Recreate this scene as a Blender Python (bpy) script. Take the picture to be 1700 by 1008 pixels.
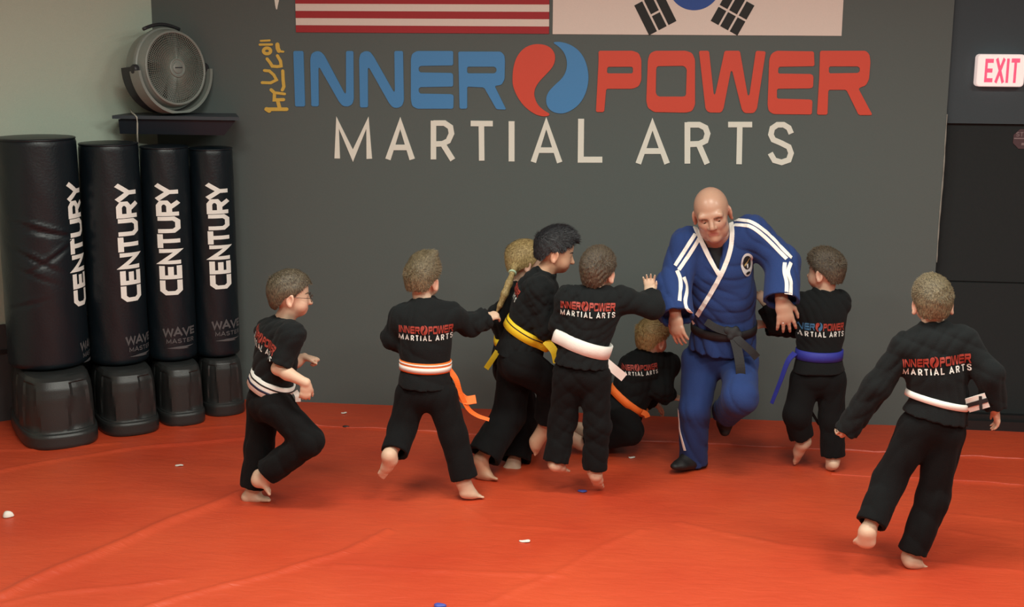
import bpy, math, random
import numpy as np
from mathutils import Vector, Matrix
from mathutils.bvhtree import BVHTree
from mathutils.geometry import tessellate_polygon

for o in list(bpy.data.objects):
    bpy.data.objects.remove(o)
SC = bpy.context.scene
COL = SC.collection
rng = np.random.default_rng(7)
random.seed(7)

# ------------------------------------------------------------------ camera
F = 2200.0                                   # focal length in pixels of a 1700 wide frame
CAMH = 2.35
PITCH = math.atan(0.204)
ROLL = 0.006
YAW = math.radians(6.9)


def _basis():
    fw = np.array([-math.sin(YAW) * math.cos(PITCH), math.cos(YAW) * math.cos(PITCH), -math.sin(PITCH)])
    r = np.array([math.cos(YAW), math.sin(YAW), 0.0])
    u = np.cross(r, fw)
    c, s = math.cos(ROLL), math.sin(ROLL)
    return r * c + u * s, u * c - r * s, fw


CR, CU, CF = _basis()
CC = np.array([0.0, 0.0, CAMH])
cam = bpy.data.cameras.new('camera')
cam.sensor_width = 36.0
cam.lens = F / 1700.0 * 36.0
camo = bpy.data.objects.new('camera', cam)
COL.objects.link(camo)
M = Matrix([[CR[0], CU[0], -CF[0], CC[0]], [CR[1], CU[1], -CF[1], CC[1]], [CR[2], CU[2], -CF[2], CC[2]], [0, 0, 0, 1]])
camo.matrix_world = M
SC.camera = camo

# ------------------------------------------------------------------ world, exposure
SC.view_settings.view_transform = 'Standard'
SC.view_settings.look = 'None'
SC.view_settings.gamma = 1.0
SC.view_settings.exposure = 0.45
SC.view_settings.use_curve_mapping = False
world = bpy.data.worlds.new('world')
SC.world = world
world.use_nodes = True
world.node_tree.nodes['Background'].inputs[0].default_value = (0, 0, 0, 1)
world.node_tree.nodes['Background'].inputs[1].default_value = 0.0   # closed room, no sky

CEIL = 3.5
# the room's ceiling panels: one regular grid, all of the same power, above and out of the picture
LAMPS = [(-1.8, 2.6), (0.4, 2.6), (2.6, 2.6), (-1.8, 5.0), (0.4, 5.0), (2.6, 5.0)]
LAMP_NAMES = ['rear_left', 'rear_middle', 'rear_right', 'front_left', 'front_middle', 'front_right']
for (lx, ly), ln_ in zip(LAMPS, LAMP_NAMES):
    L = bpy.data.lights.new('ceiling_lamp_' + ln_ + '_offscreen', 'AREA')
    L.shape = 'RECTANGLE'
    L.size = 1.1
    L.size_y = 0.55
    L.energy = 45
    L.color = (0.97, 1.0, 0.90)
    lo = bpy.data.objects.new('ceiling_lamp_' + ln_ + '_offscreen', L)
    lo.location = (lx, ly, CEIL - 0.05)
    COL.objects.link(lo)


def ray(x, y):
    return CF + CR * ((x - 850) / F) - CU * ((y - 504) / F)


def floor_at(x, y, z=0.0):
    d = ray(x, y)
    return CC + d * ((z - CAMH) / d[2])


def on_y(x, y, Y):
    d = ray(x, y)
    return CC + d * (Y / d[1])


WALL = 8.08

# ------------------------------------------------------------------ materials
MATS = {}


def mat(name, col, rough=0.6, bump=0.0, scale=40.0, var=0.0, metal=0.0, spec=0.5, stretch=None, emit=None, estr=0.0, coat=0.0, detail=4.0, sheen=0.0):
    if name in MATS:
        return MATS[name]
    m = bpy.data.materials.new(name)
    m.use_nodes = True
    nt = m.node_tree
    b = nt.nodes['Principled BSDF']
    b.inputs['Roughness'].default_value = rough
    b.inputs['Metallic'].default_value = metal
    b.inputs['Specular IOR Level'].default_value = spec
    if coat:
        b.inputs['Coat Weight'].default_value = coat
    if sheen:
        b.inputs['Sheen Weight'].default_value = sheen
        b.inputs['Sheen Roughness'].default_value = 0.5
    c = (col[0], col[1], col[2], 1)
    b.inputs['Base Color'].default_value = c
    tc = nt.nodes.new('ShaderNodeTexCoord')
    mp = nt.nodes.new('ShaderNodeMapping')
    nt.links.new(tc.outputs['Object'], mp.inputs['Vector'])
    if stretch:
        mp.inputs['Scale'].default_value = stretch
    n = nt.nodes.new('ShaderNodeTexNoise')
    n.inputs['Scale'].default_value = scale
    n.inputs['Detail'].default_value = detail
    nt.links.new(mp.outputs['Vector'], n.inputs['Vector'])
    if var:
        r = nt.nodes.new('ShaderNodeMix')
        r.data_type = 'RGBA'
        r.inputs['A'].default_value = tuple(min(1, v * (1 - var)) for v in col) + (1,)
        r.inputs['B'].default_value = tuple(min(1, v * (1 + var)) for v in col) + (1,)
        nt.links.new(n.outputs['Fac'], r.inputs['Factor'])
        nt.links.new(r.outputs['Result'], b.inputs['Base Color'])
    if bump:
        bp = nt.nodes.new('ShaderNodeBump')
        bp.inputs['Strength'].default_value = bump
        bp.inputs['Distance'].default_value = 0.01
        nt.links.new(n.outputs['Fac'], bp.inputs['Height'])
        nt.links.new(bp.outputs['Normal'], b.inputs['Normal'])
    if emit:
        b.inputs['Emission Color'].default_value = tuple(emit) + (1,)
        b.inputs['Emission Strength'].default_value = estr
    MATS[name] = m
    return m


def srgb(r, g, b):
    f = lambda v: (v / 255 / 12.92) if v / 255 <= 0.04045 else ((v / 255 + 0.055) / 1.055) ** 2.4
    return (f(r), f(g), f(b))


# ------------------------------------------------------------------ object helpers
def link(o, parent=None):
    COL.objects.link(o)
    if parent is not None:
        o.parent = parent
    return o


def tag(o, label=None, cat=None, group=None, kind=None):
    if label:
        o['label'] = label
    if cat:
        o['category'] = cat
    if group:
        o['group'] = group
    if kind:
        o['kind'] = kind
    return o


def thing(name, label, cat, loc=(0, 0, 0), group=None):
    o = bpy.data.objects.new(name, None)
    o.empty_display_size = 0.1
    o.location = loc
    link(o)
    return tag(o, label, cat, group)


def mesh_obj(name, V, Fc, material, parent=None, smooth=False, world_space=True):
    """One mesh object; vertices come in world space and are made local to the parent's location."""
    V = np.asarray(V, dtype=np.float64)
    if parent is not None and world_space:
        p = parent
        off = np.zeros(3)
        while p is not None:
            off += np.array(p.location)
            p = p.parent
        V = V - off
    me = bpy.data.meshes.new(name)
    if isinstance(Fc, np.ndarray):
        n, k = Fc.shape
        me.vertices.add(len(V))
        me.vertices.foreach_set('co', V.astype(np.float32).ravel())
        me.loops.add(n * k)
        me.loops.foreach_set('vertex_index', Fc.astype(np.int32).ravel())
        me.polygons.add(n)
        me.polygons.foreach_set('loop_start', np.arange(0, n * k, k, dtype=np.int32))
        me.polygons.foreach_set('loop_total', np.full(n, k, dtype=np.int32))
        me.update(calc_edges=True)
        me.validate()
    else:
        me.from_pydata([tuple(v) for v in V], [], [tuple(f) for f in Fc])
        me.update()
    if smooth:
        me.polygons.foreach_set('use_smooth', np.ones(len(me.polygons), dtype=bool))
    if material is not None:
        me.materials.append(material)
    o = bpy.data.objects.new(name, me)
    return link(o, parent)


class MB:
    """Collects simple shapes into one mesh."""

    def __init__(s):
        s.v = []
        s.f = []

    def add(s, V, Fc):
        n = len(s.v)
        s.v += [tuple(map(float, v)) for v in V]
        s.f += [tuple(int(i) + n for i in f) for f in Fc]
        return s

    def box(s, lo, hi, rot=None, org=(0, 0, 0)):
        V = np.array([(x, y, z) for x in (lo[0], hi[0]) for y in (lo[1], hi[1]) for z in (lo[2], hi[2])], float)
        if rot is not None:
            V = V @ np.array(rot).T
        V = V + np.array(org)
        return s.add(V, [(0, 1, 3, 2), (4, 6, 7, 5), (0, 4, 5, 1), (2, 3, 7, 6), (0, 2, 6, 4), (1, 5, 7, 3)])

    def lathe(s, prof, n=48, axis=None, org=(0, 0, 0), cap=True, sx=1.0, sy=1.0, rotz=0.0):
        ax = np.eye(3) if axis is None else np.array(axis).T
        V = []
        for r, z in prof:
            for i in range(n):
                a = 2 * math.pi * i / n
                x, y = r * math.cos(a) * sx, r * math.sin(a) * sy
                x, y = x * math.cos(rotz) - y * math.sin(rotz), x * math.sin(rotz) + y * math.cos(rotz)
                V.append(ax @ np.array([x, y, z]) + np.array(org))
        Fc = []
        for j in range(len(prof) - 1):
            for i in range(n):
                k = (i + 1) % n
                Fc.append((j * n + i, j * n + k, (j + 1) * n + k, (j + 1) * n + i))
        if cap:
            Fc.append(tuple(range(n - 1, -1, -1)))
            Fc.append(tuple(range((len(prof) - 1) * n, len(prof) * n)))
        return s.add(V, Fc)

    def tube(s, pts, r, n=8, closed=False, taper=None):
        pts = [np.array(p, float) for p in pts]
        m = len(pts)
        V = []
        up = np.array([0.13, 0.21, 0.97])
        for i, p in enumerate(pts):
            a = pts[(i - 1) % m] if (closed or i > 0) else pts[i]
            b = pts[(i + 1) % m] if (closed or i < m - 1) else pts[i]
            d = b - a
            d /= np.linalg.norm(d) + 1e-9
            x = np.cross(d, up)
            x /= np.linalg.norm(x) + 1e-9
            y = np.cross(d, x)
            rr = r if taper is None else r * taper[i]
            for k in range(n):
                t = 2 * math.pi * k / n
                V.append(p + rr * (x * math.cos(t) + y * math.sin(t)))
        Fc = []
        for i in range(m if closed else m - 1):
            j = (i + 1) % m
            for k in range(n):
                l = (k + 1) % n
                Fc.append((i * n + k, i * n + l, j * n + l, j * n + k))
        if not closed:
            Fc.append(tuple(range(n - 1, -1, -1)))
            Fc.append(tuple(range((m - 1) * n, m * n)))
        return s.add(V, Fc)

    def build(s, name, material, parent=None, smooth=False):
        return mesh_obj(name, s.v, s.f, material, parent, smooth)


def auto_smooth(o, ang=35):
    me = o.data
    me.polygons.foreach_set('use_smooth', np.ones(len(me.polygons), dtype=bool))
    try:
        me.set_sharp_from_angle(angle=math.radians(ang))
    except Exception:
        pass
    return o


# ------------------------------------------------------------------ flat lettering engine
def tess(outer, holes=()):
    loops = [outer] + list(holes)
    pts = [p for l in loops for p in l]
    tris = tessellate_polygon([[Vector((p[0], p[1], 0)) for p in l] for l in loops])
    return np.array(pts, float), [tuple(t) for t in tris], loops


def stroke_poly(pts, w, closed=False):
    """Outline (quads per segment, mitred) of a 2-D polyline."""
    P = np.array(pts, float)
    n = len(P)
    L, R = [], []
    for i in range(n):
        a = P[(i - 1) % n] if (closed or i > 0) else None
        b = P[(i + 1) % n] if (closed or i < n - 1) else None
        d1 = (P[i] - a) / (np.linalg.norm(P[i] - a) + 1e-9) if a is not None else None
        d2 = (b - P[i]) / (np.linalg.norm(b - P[i]) + 1e-9) if b is not None else None
        if d1 is None:
            d1 = d2
        if d2 is None:
            d2 = d1
        nn = np.array([-d1[1] - d2[1], d1[0] + d2[0]])
        nn /= np.linalg.norm(nn) + 1e-9
        c = max(0.45, nn @ np.array([-d1[1], d1[0]]))
        L.append(P[i] + nn * w / 2 / c)
        R.append(P[i] - nn * w / 2 / c)
    return np.array(L + R), n


def stroke_mesh2d(pts, w, closed=False):
    V, n = stroke_poly(pts, w, closed)
    T = []
    m = n if closed else n - 1
    for i in range(m):
        j = (i + 1) % n
        T += [(i, i + n, j + n), (i, j + n, j)]
    return V, T


def round_caps(pts, w, k=8):
    """discs for the two ends of a brush stroke"""
    out = []
    for p in (pts[0], pts[-1]):
        V = [(p[0] + w / 2 * math.cos(2 * math.pi * i / k), p[1] + w / 2 * math.sin(2 * math.pi * i / k)) for i in range(k)]
        out.append((np.array(V), [(0, i, i + 1) for i in range(1, k - 1)]))
    return out


def subdiv(V, T, L, sid=None):
    V = [np.array(v, float) for v in V]
    sid = list(sid) if sid is not None else [0] * len(V)
    cache = {}
    out = []
    st = list(T)
    while st:
        t = st.pop()
        e = [(np.linalg.norm(V[t[i]] - V[t[(i + 1) % 3]]), i) for i in range(3)]
        l, i = max(e)
        if l <= L:
            out.append(t)
            continue
        a, b, c = t[i], t[(i + 1) % 3], t[(i + 2) % 3]
        k = (min(a, b), max(a, b))
        if k not in cache:
            V.append((V[a] + V[b]) / 2)
            sid.append(sid[a])
            cache[k] = len(V) - 1
        m = cache[k]
        st += [(a, m, c), (m, b, c)]
    return np.array(V), out, np.array(sid)


GLYPH = {
    'A': ([[(0, 0), (.5, 1), (1, 0)], [(.2, .33), (.8, .33)]], 1.0),
    'C': ([[(.95, .9), (.3, .9), (.1, .72), (.1, .28), (.3, .1), (.95, .1)]], .95),
    'E': ([[(.85, .9), (.1, .9), (.1, .1), (.85, .1)], [(.1, .5), (.78, .5)]], .88),
    'I': ([[(.1, 0), (.1, 1)]], .2),
    'L': ([[(.1, 1), (.1, .08), (.8, .08)]], .8),
    'M': ([[(.08, 0), (.1, .95), (.55, .2), (1.0, .95), (1.02, 0)]], 1.1),
    'N': ([[(.1, 0), (.1, .9), (.85, .1), (.85, 1)]], .95),
    'O': ([[(.1, .3), (.28, .08), (.72, .08), (.9, .3), (.9, .7), (.72, .92), (.28, .92), (.1, .7), (.1, .3)]], 1.0),
    'P': ([[(.1, 0), (.1, .92), (.65, .92), (.85, .8), (.85, .55), (.65, .42), (.1, .42)]], .88),
    'R': ([[(.1, 0), (.1, .92), (.65, .92), (.85, .8), (.85, .58), (.65, .45), (.1, .45)], [(.5, .45), (.88, 0)]], .92),
    'S': ([[(.82, .78), (.7, .92), (.3, .92), (.1, .78), (.14, .6), (.78, .42), (.85, .25), (.7, .08), (.28, .08), (.08, .22)]], .92),
    'T': ([[(0, .92), (.9, .92)], [(.45, .92), (.45, 0)]], .9),
    'U': ([[(.1, 1), (.1, .28), (.28, .08), (.72, .08), (.9, .28), (.9, 1)]], 1.0),
    'V': ([[(.02, 1), (.5, .04), (.98, 1)]], 1.0),
    'W': ([[(.02, 1), (.28, .06), (.6, .9), (.92, .06), (1.18, 1)]], 1.2),
    'X': ([[(.05, 1), (.85, 0)], [(.85, 1), (.05, 0)]], .9),
    'Y': ([[(.02, 1), (.5, .45), (.98, 1)], [(.5, .45), (.5, 0)]], 1.0),
    ' ': ([], .5),
}


def text2d(s, w=.18, gap=.16, xs=1.0):
    """list of (V, T) strokes in text units (cap height 1) and the total width"""
    out = []
    x = 0
    for ch in s:
        st, adv = GLYPH[ch]
        for p in st:
            V, T = stroke_mesh2d([(x + a * xs, b) for a, b in p], w)
            out.append((V, T))
        x += adv * xs + gap
    return out, x - gap


def merge2d(parts, want_id=False):
    V, T = [], []
    if want_id:
        sid = np.concatenate([np.full(len(v), i) for i, (v, t) in enumerate(parts)])
        return merge2d(parts) + (sid,)
    for v, t in parts:
        n = len(V)
        V += [tuple(p) for p in v]
        T += [tuple(i + n for i in f) for f in t]
    return np.array(V), T


def extrude_flat(V3, T, nrm, th):
    """solid plate: V3 front positions, nrm outward normal"""
    n = len(V3)
    Vf = V3 + nrm * th
    Fc = [tuple(t) for t in T]
    Fo = [(t[0] , t[1], t[2]) for t in Fc]
    edges = {}
    for t in Fc:
        for i in range(3):
            a, b = t[i], t[(i + 1) % 3]
            edges[(a, b)] = 1
    side = []
    for (a, b) in edges:
        if (b, a) not in edges:
            side.append((a, b, b + n, a + n))
    back = [(t[2], t[1], t[0]) for t in Fc]
    return np.concatenate([Vf, V3]), Fo + [(t[0] + n, t[1] + n, t[2] + n) for t in back] + side



# ------------------------------------------------------------------ the room
m_wall = mat('wall_paint_grey', srgb(90, 99, 97), 0.75, 0.05, 90, 0.03)
m_wall_light = mat('wall_paint_light', srgb(186, 200, 184), 0.8, 0.25, 160, 0.06)
m_wainscot = mat('wall_lower_dark', srgb(58, 58, 60), 0.6, 0.05, 60, 0.05)
m_door = mat('door_black', srgb(44, 48, 49), 0.85, 0.08, 70, 0.06, spec=.15)
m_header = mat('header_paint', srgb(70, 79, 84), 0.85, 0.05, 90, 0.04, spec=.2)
m_base = mat('cove_base_black', srgb(28, 28, 29), 0.45, 0.05, 50, 0.1)
m_ceil = mat('ceiling_tile', srgb(150, 154, 150), 0.9, 0.2, 120, 0.03)
m_bead = mat('worn_corner_bead', srgb(146, 146, 138), 0.6, 0.3, 60, 0.15)


def struct(name, o):
    o.name = name
    o['kind'] = 'structure'
    return o


XE = 1.580                                    # right end of the lettered wall
XL = -3.240                                   # left corner
LDIR = np.array([-math.cos(math.radians(40)), -math.sin(math.radians(40))])
LEND = np.array([XL, WALL]) + LDIR * 1.9
XR, YB = 4.2, -1.5


def prism(poly, z0, z1):
    n = len(poly)
    V = [(p[0], p[1], z0) for p in poly] + [(p[0], p[1], z1) for p in poly]
    Fc = [tuple(range(n - 1, -1, -1)), tuple(range(n, 2 * n))]
    for i in range(n):
        j = (i + 1) % n
        Fc.append((i, j, j + n, i + n))
    return V, Fc


def wall_prism(name, poly, z0, z1, m, parent=None):
    a = sum(poly[i][0] * poly[(i + 1) % len(poly)][1] - poly[(i + 1) % len(poly)][0] * poly[i][1] for i in range(len(poly)))
    if a < 0:
        poly = poly[::-1]
    b = MB()
    b.add(*prism(poly, z0, z1))
    o = b.build(name, m, parent)
    return o


struct('wall_back', wall_prism('wall_back', [(XL - 0.12, WALL), (XE, WALL), (XE, WALL + 0.2), (XL - 0.12, WALL + 0.2)], -0.05, CEIL, m_wall))
nrm = np.array([LDIR[1], -LDIR[0]])           # into the room side is the other one
if nrm @ np.array([1, -1]) > 0:
    nrm = -nrm
c0 = np.array([XL, WALL])
struct('wall_left', wall_prism('wall_left', [tuple(c0), tuple(LEND), tuple(LEND + nrm * .15), tuple(c0 + nrm * .15)], 0.60, CEIL, m_wall_light))
wains = wall_prism('trim_1', [tuple(c0 - nrm * .01), tuple(LEND - nrm * .01), tuple(LEND + nrm * .15), tuple(c0 + nrm * .15)], -0.05, 0.60, m_wainscot)
struct('trim_1', wains)
o = wall_prism('cap_rail', [tuple(c0 - nrm * .02), tuple(LEND - nrm * .02), tuple(LEND + nrm * .01), tuple(c0 + nrm * .01)], 0.42, 0.445, m_base, wains)
struct('wall_side', wall_prism('wall_side', [(LEND[0], LEND[1]), (LEND[0] - .15, LEND[1]), (LEND[0] - .15, YB), (LEND[0], YB)], -0.05, CEIL, m_wall_light))
struct('wall_right', wall_prism('wall_right', [(XR, YB), (XR + .15, YB), (XR + .15, WALL + .3), (XR, WALL + .3)], -0.05, CEIL, m_wall))
struct('wall_rear', wall_prism('wall_rear', [(LEND[0] - .15, YB - .15), (XR + .15, YB - .15), (XR + .15, YB), (LEND[0] - .15, YB)], -0.05, CEIL, m_wall_light))
struct('ceiling', wall_prism('ceiling', [(LEND[0] - .2, YB - .2), (XR + .2, YB - .2), (XR + .2, WALL + .4), (LEND[0] - .2, WALL + .4)], CEIL, CEIL + .1, m_ceil))

# right hand bay: header over a black door
DT = 1.846
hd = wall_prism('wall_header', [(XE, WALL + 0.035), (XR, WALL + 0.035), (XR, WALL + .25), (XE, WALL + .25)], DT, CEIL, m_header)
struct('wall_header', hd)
XD = 3.3
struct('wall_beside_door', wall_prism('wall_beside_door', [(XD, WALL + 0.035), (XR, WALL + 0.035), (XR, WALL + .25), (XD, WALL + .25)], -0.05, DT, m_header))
door = thing('door_1', 'black double leaf door under the lit exit sign', 'door', (XE, WALL + .1, 0))
del door['category']
del door['label']
door['kind'] = 'structure'
for z0, z1, dy in ((0.0, 0.892, 0.055), (0.900, DT, 0.065)):
    b = MB()
    b.box((XE, WALL + dy, z0), (XD, WALL + .22, z1))
    b.build('door_panel', m_door, door)
b = MB()
b.box((XE + .004, WALL + .075, .89), (XD, WALL + .2, .902))
b.build('panel_groove', m_base, door)
b = MB()
b.box((XE + .02, WALL - 0.035, -0.02), (XD, WALL + .08, 0.055))
b.box((XE + .02, WALL + 0.01, 0.05), (XD, WALL + .08, 0.085))
struct('baseboard_right', b.build('baseboard_right', m_base))
# worn metal bead along the wall end
b = MB()
pts = [(XE + .003 + .002 * math.sin(z * 9.0) * (z < 1.7), WALL - .002, z) for z in np.linspace(1.02, 1.90, 24)]
b.tube(pts, .0045, 6, taper=[.45 + .55 * math.sin(math.pi * i / 23) ** .5 + .25 * math.sin(i * 1.7) for i in range(24)])
struct('trim_2', b.build('trim_2', m_bead))

# ---- mat floor with folds
m_matv = bpy.data.materials.new('red_vinyl_mat')
m_matv.use_nodes = True
nt = m_matv.node_tree
pb = nt.nodes['Principled BSDF']
tc = nt.nodes.new('ShaderNodeTexCoord')
n1 = nt.nodes.new('ShaderNodeTexNoise')
n1.inputs['Scale'].default_value = 1.3
n1.inputs['Detail'].default_value = 5
n2 = nt.nodes.new('ShaderNodeTexNoise')
n2.inputs['Scale'].default_value = 260
n2.inputs['Detail'].default_value = 2
mp = nt.nodes.new('ShaderNodeMapping')
mp.inputs['Scale'].default_value = (1.0, 3.2, 1)
mp.inputs['Rotation'].default_value = (0, 0, .25)
n3 = nt.nodes.new('ShaderNodeTexNoise')
n3.inputs['Scale'].default_value = 7
n3.inputs['Detail'].default_value = 6
n3.inputs['Distortion'].default_value = 1.2
nt.links.new(tc.outputs['Object'], n1.inputs['Vector'])
nt.links.new(tc.outputs['Object'], n2.inputs['Vector'])
nt.links.new(tc.outputs['Object'], mp.inputs['Vector'])
nt.links.new(mp.outputs['Vector'], n3.inputs['Vector'])
cr = nt.nodes.new('ShaderNodeValToRGB')
cr.color_ramp.elements[0].position = .3
cr.color_ramp.elements[0].color = srgb(194, 62, 30) + (1,)
cr.color_ramp.elements[1].position = .75
cr.color_ramp.elements[1].color = srgb(210, 80, 42) + (1,)
nt.links.new(n1.outputs['Fac'], cr.inputs['Fac'])
nt.links.new(cr.outputs['Color'], pb.inputs['Base Color'])
ad = nt.nodes.new('ShaderNodeMath')
ad.operation = 'MULTIPLY_ADD'
ad.inputs[1].default_value = 0.10
nt.links.new(n2.outputs['Fac'], ad.inputs[0])
nt.links.new(n3.outputs['Fac'], ad.inputs[2])
bp = nt.nodes.new('ShaderNodeBump')
bp.inputs['Strength'].default_value = 0.55
bp.inputs['Distance'].default_value = 0.008
nt.links.new(ad.outputs[0], bp.inputs['Height'])
nt.links.new(bp.outputs['Normal'], pb.inputs['Normal'])
pb.inputs['Roughness'].default_value = 0.48
pb.inputs['Specular IOR Level'].default_value = 0.8


def vnoise(x, y, f, seed):
    r = np.random.default_rng(seed)
    out = np.zeros_like(x)
    for k in range(6):
        a = r.uniform(0, math.tau)
        ff = f * r.uniform(.6, 1.6)
        out += np.sin((x * math.cos(a) + y * math.sin(a)) * ff + r.uniform(0, 6.28) + 1.4 * np.sin((x * math.sin(a) - y * math.cos(a)) * ff * .6 + k))
    return out / 6


GX, GY = 540, 380
xs = np.linspace(LEND[0], XR, GX)
ys = np.concatenate([[YB], np.linspace(3.0, WALL + .2, GY - 1)])
X, Y = np.meshgrid(xs, ys)
Z = np.zeros_like(X)
FOLDS = [([(0, 782), (120, 759), (237, 742), (405, 728), (522, 706)], .022, .007),
         ([(522, 707), (642, 712), (800, 722), (1173, 737), (1473, 751), (1700, 762)], .012, .006),
         ([(0, 990), (175, 910), (398, 819)], .035, .011),
         ([(240, 1008), (400, 965), (573, 917), (640, 880)], .022, .007),
         ([(1500, 792), (1580, 798), (1700, 805)], .013, .006),
         ([(560, 938), (700, 946), (931, 956)], .020, .004),
         ([(0, 747), (60, 746), (200, 735)], .016, .005),
         ([(0, 1003), (90, 985), (300, 962)], .018, .005),
         ([(1130, 868), (1300, 905), (1500, 930), (1700, 948)], .02, .004),
         ([(1560, 850), (1700, 868)], .015, .004), ([(1575, 880), (1700, 902)], .015, .004),
         ([(820, 1000), (960, 930), (1060, 880)], .02, .004),
         ([(190, 665), (300, 712), (400, 706)], .02, .004),
         ([(700, 800), (820, 870), (960, 880)], .014, .003)]
for pts, w, hgt in FOLDS:
    P = [floor_at(*p)[:2] for p in pts]
    dmin = np.full_like(X, 9.0)
    for a, b_ in zip(P[:-1], P[1:]):
        ab = b_ - a
        t = np.clip(((X - a[0]) * ab[0] + (Y - a[1]) * ab[1]) / (ab @ ab), 0, 1)
        wob = 0.012 * np.sin(9 * X + 5 * Y)
        d = np.hypot(X + wob - a[0] - t * ab[0], Y - a[1] - t * ab[1])
        dmin = np.minimum(dmin, d)
    Z += 1.7 * hgt * np.exp(-(dmin / w) ** 2)
Z += .0035 * vnoise(X, Y * 1.6, 7, 3) * (0.5 + 0.5 * vnoise(X, Y, 1.2, 8)) + .0016 * vnoise(X, Y * 2.2, 24, 5)
Z -= .004
idx = np.arange(GX * GY).reshape(GY, GX)
Q = np.stack([idx[:-1, :-1], idx[:-1, 1:], idx[1:, 1:], idx[1:, :-1]], -1).reshape(-1, 4)
fl = mesh_obj('floor', np.stack([X, Y, Z], -1).reshape(-1, 3), Q, m_matv, None, True)
struct('floor', fl)
m_seam = m_matv                              # the same vinyl; only its raised edge catches the light


def mat_seam(pxs, w):
    P = [floor_at(*p) for p in pxs]
    b = MB()
    V = []
    n_ = 0
    pts = []
    for a, c in zip(P[:-1], P[1:]):
        for k in range(14):
            pts.append(a + (c - a) * k / 14)
    pts.append(P[-1])
    for i, p in enumerate(pts):
        d = pts[min(i + 1, len(pts) - 1)] - pts[max(i - 1, 0)]
        d = d[:2] / np.linalg.norm(d[:2])
        q = np.array([-d[1], d[0]]) * w / 2
        zz = [Z[np.abs(ys - p[1]).argmin(), np.abs(xs - p[0]).argmin()] for _ in (0,)][0] + .004
        V += [(p[0] - q[0], p[1] - q[1], zz - .008), (p[0] - q[0] * .6, p[1] - q[1] * .6, zz), (p[0] + q[0] * .6, p[1] + q[1] * .6, zz), (p[0] + q[0], p[1] + q[1], zz - .008)]
    Fc = []
    for i in range(len(pts) - 1):
        for k in range(3):
            Fc.append((i * 4 + k, (i + 1) * 4 + k, (i + 1) * 4 + k + 1, i * 4 + k + 1))
    b.add(V, Fc)
    return fix_normals(b.build('mat_seam', m_seam, fl))


def fix_normals(o):
    import bmesh
    bm = bmesh.new()
    bm.from_mesh(o.data)
    bmesh.ops.recalc_face_normals(bm, faces=bm.faces)
    bm.to_mesh(o.data)
    bm.free()
    return o


mat_seam([(522, 707), (642, 712), (800, 722), (1000, 730), (1173, 737), (1473, 751), (1750, 764)], .016)
mat_seam([(1380, 786), (1580, 798), (1750, 808)], .012)

# ------------------------------------------------------------------ ceiling lights
m_frame = mat('lamp_frame_white', (.8, .8, .8), .5)
m_diff = mat('lamp_diffuser', (.9, .9, .88), .5)
for lx, ly in LAMPS:
    t = thing('ceiling_light', 'rectangular white ceiling light panel above the red mat', 'ceiling light', (lx, ly, CEIL), 'ceiling light panels')
    b = MB()
    for s in (-1, 1):
        b.box((lx - .62, ly + s * .31 - .02, CEIL - .03), (lx + .62, ly + s * .31 + .02, CEIL + .002))
        b.box((lx + s * .60 - .02, ly - .29, CEIL - .03), (lx + s * .60 + .02, ly + .29, CEIL + .002))
    b.build('frame', m_frame, t)
    b = MB()
    b.box((lx - .58, ly - .29, CEIL - .015), (lx + .58, ly + .29, CEIL - .004))
    b.build('diffuser', m_diff, t)

# ------------------------------------------------------------------ wall lettering
WN = np.array([0, -1.0, 0])


def zs(scale, ox, oy):
    return lambda p: (ox + p[0] / scale, oy + p[1] / scale)


Z1 = zs(1700 / 520, 420, 0)
Z2 = zs(1700 / 580, 900, 0)
Z3 = zs(470 / 70, 425, 50)


def wall_pts(P, y=WALL - .0005):
    return np.array([on_y(p[0], p[1], y) for p in P])


def smooth_loop(P, it=2):
    P = np.array(P, float)
    for _ in range(it):
        Qp = np.roll(P, -1, 0)
        P = np.stack([P * .75 + Qp * .25, P * .25 + Qp * .75], 1).reshape(-1, 2)
    return P


def soft(P, r=5.0):
    """cut every corner by a few pixels of the tracing"""
    P = np.array(P, float)
    out = []
    n = len(P)
    for i in range(n):
        a, p, b_ = P[i - 1], P[i], P[(i + 1) % n]
        da, db = np.linalg.norm(a - p), np.linalg.norm(b_ - p)
        out.append(p + (a - p) / da * min(r, da * .4))
        out.append(p + (b_ - p) / db * min(r, db * .4))
    return np.array(out)


LET = {}
LET['I'] = (Z1, [(220, 277), (275, 277), (284, 578), (230, 578)], [])
LET['N1'] = (Z1, [(312, 320), (320, 290), (345, 277), (368, 280), (388, 300), (500, 510), (506, 505), (506, 277), (546, 277), (548, 540), (540, 565), (520, 578), (490, 576), (470, 555), (362, 365), (356, 370), (358, 577), (318, 577)], [])
LET['N2'] = (Z1, [(577, 320), (585, 290), (610, 277), (635, 280), (655, 305), (765, 500), (771, 495), (768, 277), (815, 277), (820, 545), (810, 575), (785, 587), (760, 583), (740, 560), (632, 368), (624, 370), (625, 583), (582, 583)], [])
LET['E1'] = (Z1, [(858, 320), (865, 292), (890, 277), (1087, 277), (1087, 355), (905, 358), (898, 375), (905, 393), (1080, 396), (1087, 405), (1087, 470), (905, 473), (898, 488), (905, 508), (1080, 511), (1090, 520), (1088, 590), (890, 590), (865, 575), (858, 540)], [])
LET['R1'] = (Z1, [(1115, 280), (1345, 280), (1365, 300), (1368, 330), (1366, 430), (1350, 460), (1312, 467), (1375, 595), (1322, 593), (1255, 475), (1163, 470), (1163, 590), (1122, 590)], [[(1163, 362), (1315, 362), (1325, 380), (1315, 398), (1163, 398)]])
LET['P'] = (Z2, [(275, 247), (440, 247), (470, 258), (483, 290), (483, 390), (470, 420), (440, 432), (312, 432), (302, 545), (262, 545), (275, 300)], [[(318, 325), (442, 325), (442, 357), (315, 357)]])
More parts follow.
